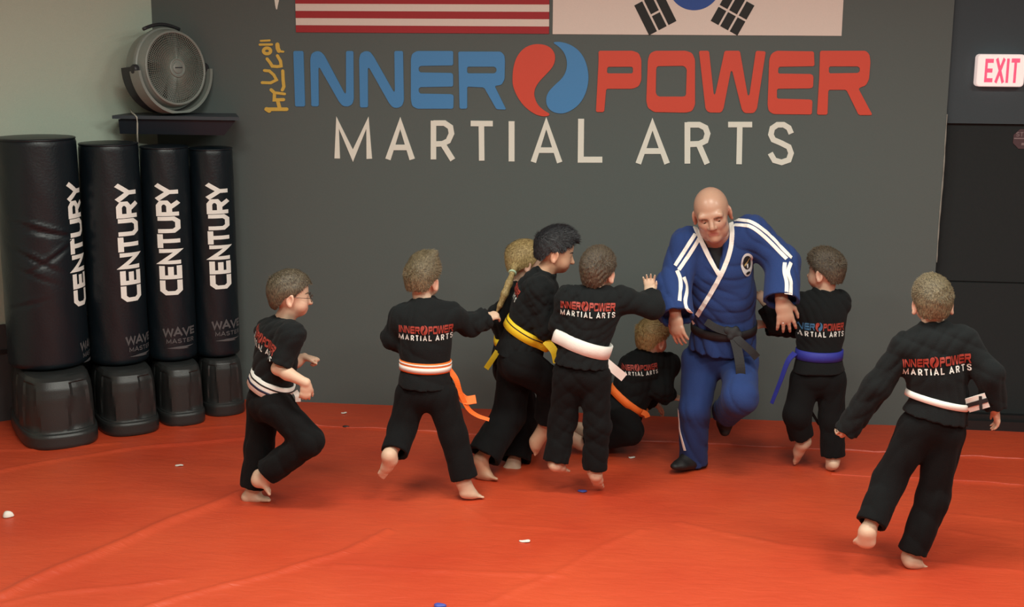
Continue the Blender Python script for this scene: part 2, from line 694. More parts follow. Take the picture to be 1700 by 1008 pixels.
LET['O'] = (Z2, [(515, 290), (525, 260), (550, 247), (700, 247), (730, 258), (744, 290), (744, 510), (730, 540), (700, 548), (545, 545), (515, 525), (507, 490)], [[(560, 322), (690, 320), (704, 335), (700, 465), (690, 470), (565, 470), (553, 455), (555, 335)]])
LET['W'] = (Z2, [(763, 247), (812, 247), (835, 460), (842, 460), (888, 247), (962, 247), (1000, 465), (1008, 465), (1040, 247), (1088, 250), (1045, 530), (1030, 550), (985, 550), (972, 535), (925, 345), (918, 345), (882, 530), (870, 548), (810, 547), (795, 530)], [])
LET['E2'] = (Z2, [(1105, 290), (1115, 262), (1140, 247), (1322, 250), (1325, 322), (1150, 325), (1147, 358), (1310, 360), (1320, 370), (1318, 425), (1305, 430), (1142, 432), (1142, 480), (1305, 484), (1315, 490), (1312, 557), (1125, 555), (1102, 540), (1097, 510)], [])
LET['R2'] = (Z2, [(1352, 247), (1575, 247), (1592, 265), (1597, 300), (1590, 385), (1575, 415), (1538, 430), (1607, 560), (1540, 560), (1480, 437), (1392, 437), (1388, 558), (1337, 558), (1348, 380)], [[(1395, 323), (1540, 323), (1548, 338), (1540, 355), (1395, 357)]])
SW_RED = (Z1, [(1408, 440), (1412, 370), (1430, 310), (1465, 265), (1510, 242), (1560, 238), (1605, 250), (1635, 280), (1642, 320), (1630, 360), (1595, 400), (1555, 440), (1530, 480), (1525, 520), (1545, 570), (1580, 600), (1612, 617), (1605, 630), (1570, 632), (1530, 620), (1480, 585), (1440, 535), (1415, 480)], [])
SW_BLUE = (Z2, [(48, 205), (95, 203), (150, 222), (195, 262), (220, 320), (228, 385), (215, 450), (185, 505), (140, 540), (95, 555), (50, 545), (25, 520), (18, 485), (28, 450), (60, 415), (100, 380), (120, 340), (122, 295), (108, 255), (80, 225)], [])


def letter_px(L, swirl=False):
    z, outer, holes = L
    fx = (lambda P: smooth_loop(P, 2)) if swirl else (lambda P: soft(P, 6))
    o_ = [z(p) for p in fx(outer)]
    h_ = [[z(p) for p in fx(h)] for h in holes]
    V, T, _ = tess(o_, h_)
    return V, T


def plate(V, T, th, name, m, parent):
    V3 = wall_pts(V)
    V3, Fc = extrude_flat(V3, T, WN, th)
    o = mesh_obj(name, V3, Fc, m, parent)
    return o


def stroke_plates(parts, th, name, m, parent):
    """overlapping strokes of one letter: each a hair prouder than the last, joined into one mesh"""
    b = MB()
    for i, (V, T) in enumerate(parts):
        b.add(*extrude_flat(wall_pts(V), T, WN, th + .0004 * i))
    return fix_normals(b.build(name, m, parent))


m_blue = mat('sign_blue', srgb(70, 138, 196), .55, .03, 200, .05)
m_red = mat('sign_red', srgb(218, 74, 52), .55, .03, 200, .05)
m_white = mat('sign_white', srgb(238, 238, 226), .5, .03, 200, .03)
m_gold = mat('sign_gold', srgb(222, 186, 84), .45, .05, 120, .12)

sg = thing('wall_lettering', 'large blue and red block lettering with two drop swirl on grey wall', 'lettering', (-.6, WALL, 2.1))
for k in ('I', 'N1', 'N2', 'E1', 'R1'):
    fix_normals(plate(*letter_px(LET[k]), .006, 'letter', m_blue, sg))
for k in ('P', 'O', 'W', 'E2', 'R2'):
    fix_normals(plate(*letter_px(LET[k]), .006, 'letter', m_red, sg))
fix_normals(plate(*letter_px(SW_RED, True), .006, 'swirl_drop', m_red, sg))
fix_normals(plate(*letter_px(SW_BLUE, True), .006, 'swirl_drop', m_blue, sg))

MA = [(Z1, 30, [[(458, 860), (460, 665), (543, 845), (622, 665), (632, 862)]]),
      (Z1, 30, [[(733, 865), (800, 668), (865, 865)], [(760, 800), (840, 800)]]),
      (Z1, 30, [[(980, 865), (980, 655)], [(980, 668), (1040, 668), (1072, 690), (1078, 725), (1060, 765), (1030, 780), (985, 782)], [(1030, 780), (1085, 868)]]),
      (Z1, 30, [[(1182, 670), (1302, 671)], [(1240, 670), (1242, 872)]]),
      (Z1, 32, [[(1404, 658), (1404, 876)]]),
      (Z1, 30, [[(1522, 880), (1592, 668), (1665, 882)], [(1545, 815), (1635, 815)]]),
      (Z2, 29, [[(190, 578), (188, 777), (293, 777)]]),
      (Z2, 28, [[(468, 796), (537, 604), (608, 796)], [(490, 735), (585, 735)]]),
      (Z2, 28, [[(707, 796), (707, 595)], [(707, 607), (765, 607), (795, 622), (805, 650), (795, 685), (765, 700), (712, 702)], [(762, 702), (803, 797)]]),
      (Z2, 27, [[(905, 606), (1022, 606)], [(962, 605), (958, 799)]]),
      (Z2, 27, [[(1212, 650), (1200, 622), (1175, 607), (1145, 607), (1120, 624), (1113, 655), (1125, 680), (1165, 697), (1200, 715), (1211, 745), (1200, 778), (1165, 790), (1130, 780), (1110, 745)]])]
sg = thing('wall_lettering', 'white capital lettering below the blue and red block lettering', 'lettering', (-.6, WALL, 1.7))
for z, w, strokes in MA:
    parts = []
    for s_ in strokes:
        V, T = stroke_mesh2d(s_, w)
        parts.append((np.array([z(p) for p in V]), T))
    stroke_plates(parts, .005, 'letter', m_white, sg)

GOLD = [[([(55, 120), (155, 115)], 22), ([(45, 162), (180, 160)], 26)],
        [([(125 + 40 * math.cos(a), 232 + 32 * math.sin(a)) for a in np.linspace(0, 2 * math.pi, 17)[:-1]], 36, True)],
        [([(240, 160), (245, 205), (258, 232)], 46), ([(255, 236), (306, 240)], 24)],
        [([(125, 320), (160, 365), (182, 402), (240, 407), (282, 400), (275, 345), (240, 285)], 34)],
        [([(95, 450), (150, 455), (200, 500), (230, 555), (165, 588), (70, 585)], 32)],
        [([(300, 455), (304, 560), (312, 630), (295, 668)], 36)],
        [([(170, 665), (208, 700), (205, 778), (310, 775)], 36), ([(208, 697), (322, 712)], 30)],
        [([(245, 795), (265, 870)], 40), ([(115, 882), (345, 882)], 40), ([(120, 880), (150, 900)], 46)]]
sg = thing('wall_calligraphy', 'gold brush calligraphy running down the wall left of the blue lettering', 'lettering', (-2.5, WALL, 2.1))
for grp in GOLD:
    parts = []
    for it in grp:
        cl = len(it) > 2
        V, T = stroke_mesh2d(it[0], it[1], cl)
        parts.append((np.array([Z3(p) for p in V]), T))
        if not cl:
            for cv, ct in round_caps(it[0], it[1]):
                parts.append((np.array([Z3(p) for p in cv]), ct))
    stroke_plates(parts, .004, 'brush_stroke', m_gold, sg)
V, T, _ = tess([(454, -46), (466, -46), (463.5, 0), (461.5, 9), (460.3, 15.5), (458.6, 15.5), (457, 8), (456, 0)])
tg = thing('wall_calligraphy', 'white brush stroke tapering to a point above the gold calligraphy', 'lettering', (-2.5, WALL, 2.5))
fix_normals(plate(V, T, .004, 'brush_stroke', m_white, tg))

# ------------------------------------------------------------------ flags on the wall
m_fred = mat('flag_red', srgb(168, 44, 50), .7, .1, 120, .08)
m_fwhite = mat('flag_white', srgb(232, 218, 208), .7, .1, 120, .03)
m_fblue = mat('flag_blue', srgb(48, 84, 160), .7, .1, 120, .06)
m_fblack = mat('flag_black', srgb(34, 36, 36), .7, .1, 120, .1)
fx0, fx1 = on_y(492, 54, WALL)[0], on_y(911.5, 57, WALL)[0]
fz0 = 2.348
sh = 0.0428
t = thing('striped_flag', 'flag of red and white stripes hung flat on the grey wall', 'flag', ((fx0 + fx1) / 2, WALL, fz0))
for i in range(13):
    b = MB()
    x0 = fx0
    if i >= 6:
        x0 = fx0 + (fx1 - fx0) * .4
    b.box((x0, WALL - .006 - .0015 * (i % 2 == 0), fz0 + i * sh), (fx1, WALL - .0002, fz0 + (i + 1) * sh))
    b.build('stripe', m_fred if i % 2 == 0 else m_fwhite, t)
b = MB()
b.box((fx0, WALL - .0065, fz0 + 6 * sh), (fx0 + (fx1 - fx0) * .4, WALL - .0002, fz0 + 13 * sh))
cn = b.build('canton', m_fblue, t)
b = MB()
for r_ in range(9):
    for c_ in range(6 if r_ % 2 == 0 else 5):
        cx = fx0 + (fx1 - fx0) * .4 * ((c_ + (.5 if r_ % 2 == 0 else 1.0)) / 6)
        cz = fz0 + 6 * sh + 7 * sh * (r_ + .5) / 9
        V = []
        for k in range(10):
            rr = .013 if k % 2 == 0 else .0055
            a = math.pi / 2 + k * math.pi / 5
            V.append((cx + rr * math.cos(a), WALL - .0072, cz + rr * math.sin(a)))
        V.append((cx, WALL - .0072, cz))
        b.add(V, [((k + 1) % 10, k, 10) for k in range(10)])
b.build('stars', m_fwhite, cn)['kind'] = 'stuff'

kx0, kx1 = on_y(917.5, 57, WALL)[0], on_y(1397, 57, WALL)[0]
kz0 = 2.346
kz1 = kz0 + .60
t = thing('white_flag', 'wide white flag with blue circle and black trigram bars on grey wall', 'flag', ((kx0 + kx1) / 2, WALL, kz0))
b = MB()
b.box((kx0, WALL - .006, kz0), (kx1, WALL - .0002, kz1))
b.build('flag_field', m_fwhite, t)
ccx = on_y(1152.5, 0, WALL)[0]
ccz = kz0 + .30
R_ = .157
V = []
for half, mm in ((0, m_fblue), (1, m_fred)):
    pts = []
    N = 40
    a0 = -.35 + (math.pi if half == 0 else 0)
    for i in range(N + 1):
        a = a0 + math.pi * i / N
        pts.append((R_ * math.cos(a), R_ * math.sin(a)))
    e = np.array([math.cos(a0), math.sin(a0)])
    q = np.array([-e[1], e[0]])
    back = []
    for i in range(1, 2 * N):
        s_ = -1 + i / N                         # along the diameter from -R to R
        if s_ < 0:
            off = -math.sqrt(max(0, .25 - (s_ + .5) ** 2))
        else:
            off = math.sqrt(max(0, .25 - (s_ - .5) ** 2))
        v = e * s_ * R_ + q * off * R_ * (1 if half == 0 else 1)
        if half == 1:
            v = e * s_ * R_ - q * off * R_ * -1
        back.append(tuple(v))
    if half == 1:
        # shared S line, same points as the other half
        e2 = -e
        q2 = -q
        back = []
        for i in range(1, 2 * N):
            s_ = -1 + i / N
            off = -math.sqrt(max(0, .25 - (s_ + .5) ** 2)) if s_ < 0 else math.sqrt(max(0, .25 - (s_ - .5) ** 2))
            back.append(tuple(e2 * s_ * R_ + q2 * off * R_))
        back = back[::-1]
    Vp, T, _ = tess(pts + back)
    V3 = np.stack([ccx + Vp[:, 0], np.full(len(Vp), WALL - .0062), ccz + Vp[:, 1]], 1)
    V3, Fc = extrude_flat(V3, T, WN, .0015)
    fix_normals(mesh_obj('circle_half', V3, Fc, mm, t))


def trigram(cx, cz, ang, pattern):
    """bars of a trigram; the long way of the bars is turned by ang"""
    g = bpy.data.objects.new('trigram', None)
    g.location = (0, 0, 0)
    g.parent = None
    ca, sa = math.cos(ang), math.sin(ang)
    for k, full in enumerate(pattern):
        oy = (k - 1) * .064
        segs = [(-.098, .098)] if full else [(-.098, -.006), (.006, .098)]
        b = MB()
        for a, c_ in segs:
            P = [(a, oy - .026), (c_, oy - .026), (c_, oy + .026), (a, oy + .026)]
            V = [(cx + p[0] * ca - p[1] * sa, WALL - .0078, cz + p[0] * sa + p[1] * ca) for p in P]
            V += [(v[0], WALL - .005, v[2]) for v in V]
            b.add(V, [(0, 1, 2, 3), (0, 4, 5, 1), (1, 5, 6, 2), (2, 6, 7, 3), (3, 7, 4, 0)])
        fix_normals(b.build('trigram_bar', m_fblack, t))
    bpy.data.objects.remove(g)


def kp(x, y):
    p = on_y(x, y, WALL)
    return p[0], p[2]


cx, cz = kp(1088, 22)
trigram(cx, cz, math.radians(-62), (1, 0, 1))
cx, cz = kp(1216, 22)
trigram(cx, cz, math.radians(62), (0, 0, 0))
dz = 2 * (ccz - cz)
trigram(kp(1088, 22)[0], cz + dz, math.radians(62), (1, 1, 1))
trigram(kp(1216, 22)[0], cz + dz, math.radians(-62), (0, 1, 0))

# ------------------------------------------------------------------ exit sign and stop sign
m_sign = mat('exit_sign_plastic', srgb(236, 226, 222), .4, emit=(1, .80, .76), estr=.35)
m_exit = mat('exit_letters_lit', srgb(230, 40, 60), .4, emit=(1, .05, .10), estr=1.3)
ex = on_y(1659.5, 117, WALL)
t = thing('exit_sign', 'lit white exit sign with red letters above the black door', 'sign', (ex[0], WALL + .03, ex[2]))


def rbox(cx, cz, w, h, y0, y1, r, bulge=.0):
    pts = []
    for sx, sz, a0 in ((1, 1, 0), (-1, 1, 90), (-1, -1, 180), (1, -1, 270)):
        for k in range(6):
            a = math.radians(a0 + 18 * k)
            pts.append((cx + sx * (w / 2 - r) + r * math.cos(a), cz + sz * (h / 2 - r) + r * math.sin(a)))
    n = len(pts)
    V = []
    for s_, yy in ((1.0, y1), (1.0, y0 + .012), (.985, y0 + .004), (.95, y0)):
        V += [(cx + (p[0] - cx) * s_, yy, cz + (p[1] - cz) * s_) for p in pts]
    Fc = []
    for j in range(3):
        for i in range(n):
            k = (i + 1) % n
            Fc.append((j * n + i, j * n + k, (j + 1) * n + k, (j + 1) * n + i))
    Fc.append(tuple(range(3 * n, 4 * n)))
    return V, Fc


b = MB()
b.add(*rbox(ex[0], ex[2], .268, .185, WALL - .035, WALL + .04, .022))
fix_normals(auto_smooth(b.build('housing', m_sign, t)))
parts, tw = text2d('EXIT', .17, .16, .62)
V, T, sid = merge2d(parts, True)
hh = .138
V3 = np.stack([ex[0] + .006 + (V[:, 0] - tw / 2) * .19 / tw, WALL - .0365 - .0003 * sid, ex[2] + (V[:, 1] - .5) * hh], 1)
V3, Fc = extrude_flat(V3, T, WN, .001)
fix_normals(mesh_obj('exit_letters', V3, Fc, m_exit, t))

m_stop = mat('stop_sign_maroon', srgb(80, 56, 61), .5, .05, 60, .1)
m_stopw = mat('stop_sign_pale', srgb(136, 118, 120), .5)
st = on_y(1699, 231, WALL + .06)
t = thing('door_sign', 'small dark maroon octagonal stop sign on the black door', 'sign', (st[0], WALL + .065, st[2]))
b = MB()
r_ = .062
pts = [(st[0] + r_ * math.cos(math.radians(22.5 + 45 * k)), st[2] + r_ * math.sin(math.radians(22.5 + 45 * k))) for k in range(8)]
V = [(p[0], WALL + .059, p[1]) for p in pts] + [(p[0], WALL + .066, p[1]) for p in pts]
b.add(V, [tuple(range(8)), tuple(range(15, 7, -1))] + [(i, (i + 1) % 8, (i + 1) % 8 + 8, i + 8) for i in range(8)])
fix_normals(b.build('sign_plate', m_stop, t))
parts, tw = text2d('STOP', .17, .16, .8)
V, T, sid = merge2d(parts, True)
hh = .025
V3 = np.stack([st[0] + (V[:, 0] - tw / 2) * hh, WALL + .0588 - .0002 * sid, st[2] + .028 + (V[:, 1] - .5) * hh], 1)
V3, Fc = extrude_flat(V3, T, WN, .0008)
fix_normals(mesh_obj('sign_letters', V3, Fc, m_stopw, t))
b = MB()
b.box((st[0] - .054, WALL + .0578, st[2] + .000), (st[0] + .054, WALL + .0592, st[2] + .007))
b.box((st[0] - .009, WALL + .0578, st[2] - .036), (st[0] + .007, WALL + .0592, st[2] - .022))
b.build('sign_band', m_stopw, t)

# ------------------------------------------------------------------ heavy bags
m_vinyl = mat('bag_vinyl_black', srgb(13, 25, 32), .40, .12, 70, .12)
m_plastic = mat('bag_base_plastic', srgb(44, 46, 46), .38, .10, 160, .10)
m_print = mat('bag_print_white', srgb(250, 252, 246), .5, .05, 200, .02)
m_print2 = mat('bag_print_grey', srgb(90, 90, 92), .5, .05, 200, .05)
ROWD = np.array([.819, .574])
ROWD /= np.linalg.norm(ROWD)
ROWA = math.atan2(ROWD[1], ROWD[0])
BAGS = [dict(c=(-3.655, 7.28), r=.229, a=.222, p=.44, top=1.75, hb=.405, txt=(303, 506), txx=133, wr=True),
        dict(c=(-3.319, 7.515), r=.174, a=.178, p=.36, top=1.705, hb=.375, txt=(306, 499), txx=213, wr=False),
        dict(c=(-3.053, 7.702), r=.146, a=.141, p=.30, top=1.675, hb=.36, txt=(306, 489), txx=281, wr=False),
        dict(c=(-2.820, 7.865), r=.134, a=.137, p=.205, top=1.655, hb=.35, txt=(305, 479), txx=364, wr=False)]
BAGL = ['wide black freestanding heavy bag with creased vinyl at the outer end of the row',
        'black freestanding heavy bag second from the creased wide one',
        'black freestanding heavy bag third from the creased wide one, beside the end bag',
        'narrow black freestanding heavy bag at the end by the grey wall']
for B, lab in zip(BAGS, BAGL):
    cx, cy = B['c']
    r = B['r']
    t = thing('heavy_bag', lab, 'punching bag', (cx, cy, 0), 'row of heavy bags')
    z0 = B['hb'] + .005
    z1 = B['top']
    # bag body
    NA, NZ = 72, 90
    prof = [(.0, z0 - .0), (.60, z0), (.93, z0 + .006), (.99, z0 + .02)]
    prof += [(1.0 if zz < z1 - .3 else 1.0 - .02 * ((zz - z1 + .3) / .3), zz) for zz in np.linspace(z0 + .04, z1 - .03, NZ)]
    prof += [(.965, z1 - .015), (.93, z1 - .004), (.85, z1), (.0, z1 + .004)]
    V = []
    for rr, zz in prof:
        for i in range(NA):
            a = 2 * math.pi * i / NA
            q = rr * r
            if B['wr'] and .3 < rr and zz < z1 - .02:
                az = (math.degrees(a) % 360)
                for ca, cz_, slope, amp, wd in ((292, 1.245, -.0012, .020, .009), (305, 1.215, -.0008, .018, .008), (283, 1.07, -.0022, .018, .011), (312, 1.075, .0024, .016, .011), (280, .98, -.0018, .009, .010), (265, .80, .001, .005, .012)):
                    da = az - ca
                    zc = cz_ + slope * da
                    q += -amp * math.exp(-((zz - zc) / wd) ** 2) * math.exp(-(da / 28) ** 2) + .6 * amp * math.exp(-((zz - zc - .02) / wd) ** 2) * math.exp(-(da / 28) ** 2)
            q += .0016 * math.sin(7 * a + 9 * zz) * math.sin(13 * zz + 3 * a)
            lx = (zz - z0) * 0
            V.append((cx + q * math.cos(a) + lx, cy + q * math.sin(a), zz))
    n = NA
    Q = []
    for j in range(len(prof) - 1):
        for i in range(n):
            k = (i + 1) % n
            Q.append((j * n + i, j * n + k, (j + 1) * n + k, (j + 1) * n + i))
    body = mesh_obj('bag_body', V, np.array(Q), m_vinyl, t, True)
    # piping round the top edge
    b = MB()
    b.tube([(cx + r * .955 * math.cos(a), cy + r * .955 * math.sin(a), z1 - .008) for a in np.linspace(0, 2 * math.pi, 65)[:-1]], .006, 6, True)
    b.build('top_seam', m_vinyl, body, True)
    # base
    NA = 120
    hb = B['hb']
    prof = [(.985, .0), (1.0, .012), (1.0, hb * .17), (.985, hb * .20), (.955, hb * .215), (.945, hb * .24), (.94, hb * .45), (.925, hb * .70), (.90, hb * .84), (.85, hb * .94), (.78, hb * .985), (.70, hb), (.0, hb)]
    zz_ = []
    for (ra, za), (rb, zb) in zip(prof[:-1], prof[1:]):
        for k in range(5):
            zz_.append((ra + (rb - ra) * k / 5, za + (zb - za) * k / 5))
    zz_.append(prof[-1])
    V = []
    ca, sa = math.cos(ROWA), math.sin(ROWA)
    for rr, zz in zz_:
        for i in range(NA):
            a = 2 * math.pi * i / NA
            k = 1.0
            u = zz / hb
            ph = ((math.degrees(a) + 8) % 45) - 22.5
            if .235 < u < .90:
                w = 12.5 - 7.0 * (u - .2)
                edge = max(0, min(1, (w - abs(ph)) / 2.0))
                k -= .045 * edge * min(1, (u - .235) / .01)
            if .90 <= u <= .999 and rr > .6:
                k -= .02 * max(0, min(1, (5.0 - abs(ph)) / 2.0))
            pw = 5.0                           # round drum flattened where neighbours touch
            lim = B['a'] / max(abs(math.cos(a)), 1e-6)
            rad = (B['p'] ** -pw + lim ** -pw) ** (-1 / pw)
            x = rr * k * rad * math.cos(a)
            y = rr * k * rad * math.sin(a)
            V.append((cx + x * ca - y * sa, cy + x * sa + y * ca, zz))
    n = NA
    Q = []
    for j in range(len(zz_) - 1):
        for i in range(n):
            k = (i + 1) % n
            Q.append((j * n + i, j * n + k, (j + 1) * n + k, (j + 1) * n + i))
    auto_smooth(mesh_obj('bag_base', V, np.array(Q), m_plastic, t, True), 30)
    # lettering wrapped on the bag
    to_cam = math.atan2(-cy, -cx)
    ZB = (np.array([cx, cy, 1]) - CC) @ CF
    # pixel of axis at text height
    mid = (B['txt'][0] + B['txt'][1]) / 2
    pz = on_y(B['txx'], mid, cy - r * .6)[2]
    v = np.array([cx, cy, pz]) - CC
    pxc = 850 + F * (v @ CR) / (v @ CF)
    sn = max(-.9, min(.86, (B['txx'] - pxc) / (r * F / (v @ CF))))
    th0 = to_cam + math.asin(sn)
    pt = np.array([cx + r * math.cos(th0), cy + r * math.sin(th0), 0])
    zb_ = on_y(B['txx'], B['txt'][1], pt[1])[2]
    zt_ = on_y(B['txx'] - 1, B['txt'][0], pt[1])[2]
    parts, tw = text2d('CENTURY', .26, .10, 1.0)
    V, T, sid = merge2d(parts, True)
    sc_ = (zt_ - zb_) / tw
    lh = .128
    V, T, sid = subdiv(V * np.array([sc_, lh]), T, .025, sid)

    def wrap(V, T, sid, zofs, th_c, name, m, rot=True):
        V3 = []
        for (x, y), si in zip(V, sid):
            ro = r + .0030 + .0005 * (si % 3)
            if rot:
                th = th_c - (y - lh / 2) / r
                z = zofs + x
            else:
                th = th_c + x / r
                z = zofs + y
            V3.append((cx + ro * math.cos(th), cy + ro * math.sin(th), z))
        return mesh_obj(name, V3, T, m, body)
    wrap(V, T, sid, zb_, th0, 'bag_lettering', m_print)
    parts, tw = text2d('WAVE', .24, .10, 1.0)
    V, T = merge2d(parts)
    V = V * .048
    V[:, 0] -= tw * .024
    parts2, tw2 = text2d('MASTER', .2, .22, 1.0)
    V2, T2 = merge2d(parts2)
    V2 = V2 * np.array([.026, .026])
    V2[:, 0] -= tw2 * .013
    V2[:, 1] -= .045
    sw = [(-.09, -.075), (-.02, -.066), (.09, -.066), (.03, -.078), (.05, -.084), (-.01, -.082)]
    Vs, Ts, _ = tess(sw)
    V, T, sid = merge2d([(V, T), (V2, T2), (Vs, Ts)], True)
    V, T, sid = subdiv(V, T, .02, sid)
    wz = zb_ - .155 * (zt_ - zb_) / .70 - .11
    wrap(V, T, sid, wz, th0 + .30, 'bag_small_lettering', m_print2, False)

# ------------------------------------------------------------------ corner shelf and fan
m_shelf = mat('shelf_grey', srgb(62, 70, 78), .5, .05, 60, .05)
m_shelfd = mat('shelf_support_dark', srgb(36, 42, 52), .6, .05, 60, .05)
SY = 7.72
sl = on_y(186, 194, SY)
sr = on_y(397, 200, SY)
sz = (sl[2] + sr[2]) / 2
t = thing('wall_shelf', 'dark grey corner shelf above the heavy bags holding the round fan', 'shelf', ((sl[0] + sr[0]) / 2, WALL - .1, sz - .1))
lw = lambda x: WALL + (x - XL) * math.tan(math.radians(40)) if x < XL else WALL      # wall line behind a given x
xa = sl[0] + .02
srb = on_y(392, 200, WALL)[0]
poly = [(sl[0], SY), (sr[0], SY), (srb, WALL), (XL, WALL)]
if lw(sl[0]) > SY:
    poly.append((sl[0], lw(sl[0]) - .002))
o = wall_prism('shelf_board', poly, sz - .006, sz + .014, m_shelf, t)
bl = on_y(199, 222, SY + .06)
br = on_y(372, 225, SY + .06)
b = MB()
zt, zb = sz - .010, (bl[2] + br[2]) / 2
V = [(sl[0] + .03, SY + .02, zt), (sr[0] - .03, SY + .02, zt), (srb - .03, WALL, zt), (XL, WALL, zt), (sl[0] + .03, lw(sl[0] + .03), zt),
     (bl[0], SY + .06, zb), (br[0], SY + .06, zb), (br[0] - .12, WALL, zb), (XL, WALL, zb), (bl[0], lw(bl[0]), zb)]
b.add(V, [(0, 1, 6, 5), (1, 2, 7, 6), (2, 3, 8, 7), (3, 4, 9, 8), (4, 0, 5, 9), (4, 3, 2, 1, 0), (5, 6, 7, 8, 9)])
fix_normals(b.build('shelf_support', m_shelfd, t))

m_fan = mat('fan_grey_plastic', srgb(136, 144, 138), .4, .05, 80, .05)
m_fan2 = mat('fan_dark_plastic', srgb(46, 48, 52), .45, .05, 80, .05)
m_grille = mat('fan_grille_grey', srgb(126, 134, 126), .45, .05, 80, .05)
m_blade = mat('fan_blade_grey', srgb(86, 92, 88), .5)
m_cord = mat('cord_pale', srgb(196, 192, 180), .5)
fc = on_y(283, 114, SY + .115)
t = thing('round_fan', 'round grey floor fan with fine spoked grille standing on the corner shelf', 'fan', (fc[0], fc[1], sz + .016))
fwd = np.array([CC[0] - fc[0], CC[1] - fc[1], 0])
fwd /= np.linalg.norm(fwd)
an = math.radians(38)
fwd = np.array([fwd[0] * math.cos(an) - fwd[1] * math.sin(an), fwd[0] * math.sin(an) + fwd[1] * math.cos(an), 0.10])
fwd /= np.linalg.norm(fwd)
fsd = np.cross(np.array([0, 0, 1.0]), fwd)
fsd /= np.linalg.norm(fsd)
fup = np.cross(fwd, fsd)
AX = np.array([fsd, fup, fwd])               # rows: local x, y, z(axis)
RF = .248


def fl_(x, y, z):
    return fc + fsd * x + fup * y + fwd * z


b = MB()
b.lathe([(RF * .80, -.13), (RF * .93, -.12), (RF * .97, -.05), (RF * 1.0, -.035), (RF * 1.01, -.02), (RF * .99, -.008), (RF * .955, -.004), (RF * .93, .03), (RF * .90, .052), (RF * .875, .056), (RF * .865, .045), (RF * .865, .0)], 64, AX, fc, False)
fix_normals(auto_smooth(b.build('fan_housing', m_fan, t)))
b = MB()
b.lathe([(.0, -.105), (RF * .70, -.102), (RF * .82, -.095)], 48, AX, fc, False)
fix_normals(b.build('fan_back', m_fan2, t))
b = MB()
for k, rr in enumerate(np.linspace(RF * .20, RF * .86, 14)):
    b.tube([fl_(rr * math.cos(a), rr * math.sin(a), .060 - .018 * (rr / RF) ** 2) for a in np.linspace(0, 2 * math.pi, 49)[:-1]], .0013, 4, True)
for k in range(100):
    a = 2 * math.pi * k / 100
    b.tube([fl_(rr * math.cos(a + .25 * (1 - rr / RF)), rr * math.sin(a + .25 * (1 - rr / RF)), .061 - .018 * (rr / RF) ** 2) for rr in (RF * .19, RF * .5, RF * .86)], .0019, 4)
gr = b.build('fan_grille', m_grille, t)
b = MB()
b.tube([fl_(RF * .87 * math.cos(a), RF * .87 * math.sin(a), .050) for a in np.linspace(0, 2 * math.pi, 65)[:-1]], .009, 8, True)
b.build('grille_ring', m_fan, t, True)
b = MB()
b.lathe([(.0, .078), (.026, .077), (.034, .073), (.036, .066), (.046, .066), (.050, .072), (.056, .070), (.058, .055), (.058, .04)], 40, AX, fc, False)
fix_normals(auto_smooth(b.build('fan_hub', m_fan, t)))
b = MB()
b.add([fl_(-.027, -.003, .0795), fl_(.027, -.003, .0795), fl_(.027, .003, .0795), fl_(-.027, .003, .0795)], [(0, 1, 2, 3)])
b.build('hub_badge', m_fan2, t)
for k in range(5):
    a0 = 2 * math.pi * k / 5
    V = []
    Fc = []
    for i in range(7):
        for j in range(5):
            rr = RF * (.18 + .62 * j / 4)
            a = a0 + (-.42 + .84 * i / 6) * (.65 + .35 * j / 4)
            V.append(fl_(rr * math.cos(a), rr * math.sin(a), -.01 + .030 * (i / 3 - 1)))
    for i in range(6):
        for j in range(4):
            Fc.append((i * 5 + j, i * 5 + j + 1, (i + 1) * 5 + j + 1, (i + 1) * 5 + j))
    n = len(V)
    V2 = [v - fwd * .004 for v in V]
    mesh_obj('fan_blade', V + V2, Fc + [tuple(i + n for i in f[::-1]) for f in Fc], m_blade, t, True)
# handle
b = MB()
b.tube([fl_(RF * 1.0 * math.cos(a) * .42 / .42 if False else RF * 1.12 * math.sin(a), RF * (1.0 + .10 * math.cos(a * 3.2)) if False else RF * (.955 + .125 * math.cos(a * 3.0)), -.045) for a in np.linspace(-.50, .50, 13)], .011, 8)
b.build('fan_handle', m_fan2, t, True)
# stand: curved cradle under and beside the drum with dark foot
b = MB()
Vv = []
NS = 40
for i in range(NS + 1):
    a = math.radians(182 + 176 * i / NS)
    ca, sa = math.cos(a), math.sin(a)
    ro = RF * 1.075
    yy = sa * ro
    lim = -(fc[2] - sz - .016) + .004
    for (dr, dz_) in ((-.008, .055), (.010, .055), (.010, -.03), (-.008, -.03)):
        y2 = max(sa * (ro + dr), lim / fup[2] * .985 + (dr - .01) * .4)
        Vv.append(fl_(ca * (ro + dr), y2, dz_))
Fc = []
for i in range(NS):
    for k in range(4):
        l = (k + 1) % 4
        Fc.append((i * 4 + k, i * 4 + l, (i + 1) * 4 + l, (i + 1) * 4 + k))
Fc += [(3, 2, 1, 0), tuple(NS * 4 + k for k in range(4))]
b.add(Vv, Fc)
fix_normals(auto_smooth(b.build('fan_cradle', m_fan, t)))
b = MB()
for i in range(NS + 1):
    pass
Vv = []
for i in range(NS + 1):
    a = math.radians(176 + 188 * i / NS)
    ca, sa = math.cos(a), math.sin(a)
    for (ro, dz_) in ((RF * 1.01, -.03), (RF * 1.05, -.03), (RF * 1.05, -.13), (RF * .95, -.13)):
        y2 = max(sa * ro, lim / fup[2] * .985)
        Vv.append(fl_(ca * ro, y2, dz_))
b.add(Vv, Fc)
fix_normals(auto_smooth(b.build('fan_stand', m_fan2, t)))
for s in (-1, 1):
    b = MB()
    ax2 = np.array([fup, fwd, fsd * s])
    b.lathe([(.030, 0), (.030, .02), (.024, .028), (.0, .03)], 20, ax2, fl_(s * RF * 1.0, .0, .0), True)
    fix_normals(auto_smooth(b.build('tilt_knob', m_fan2, t)))
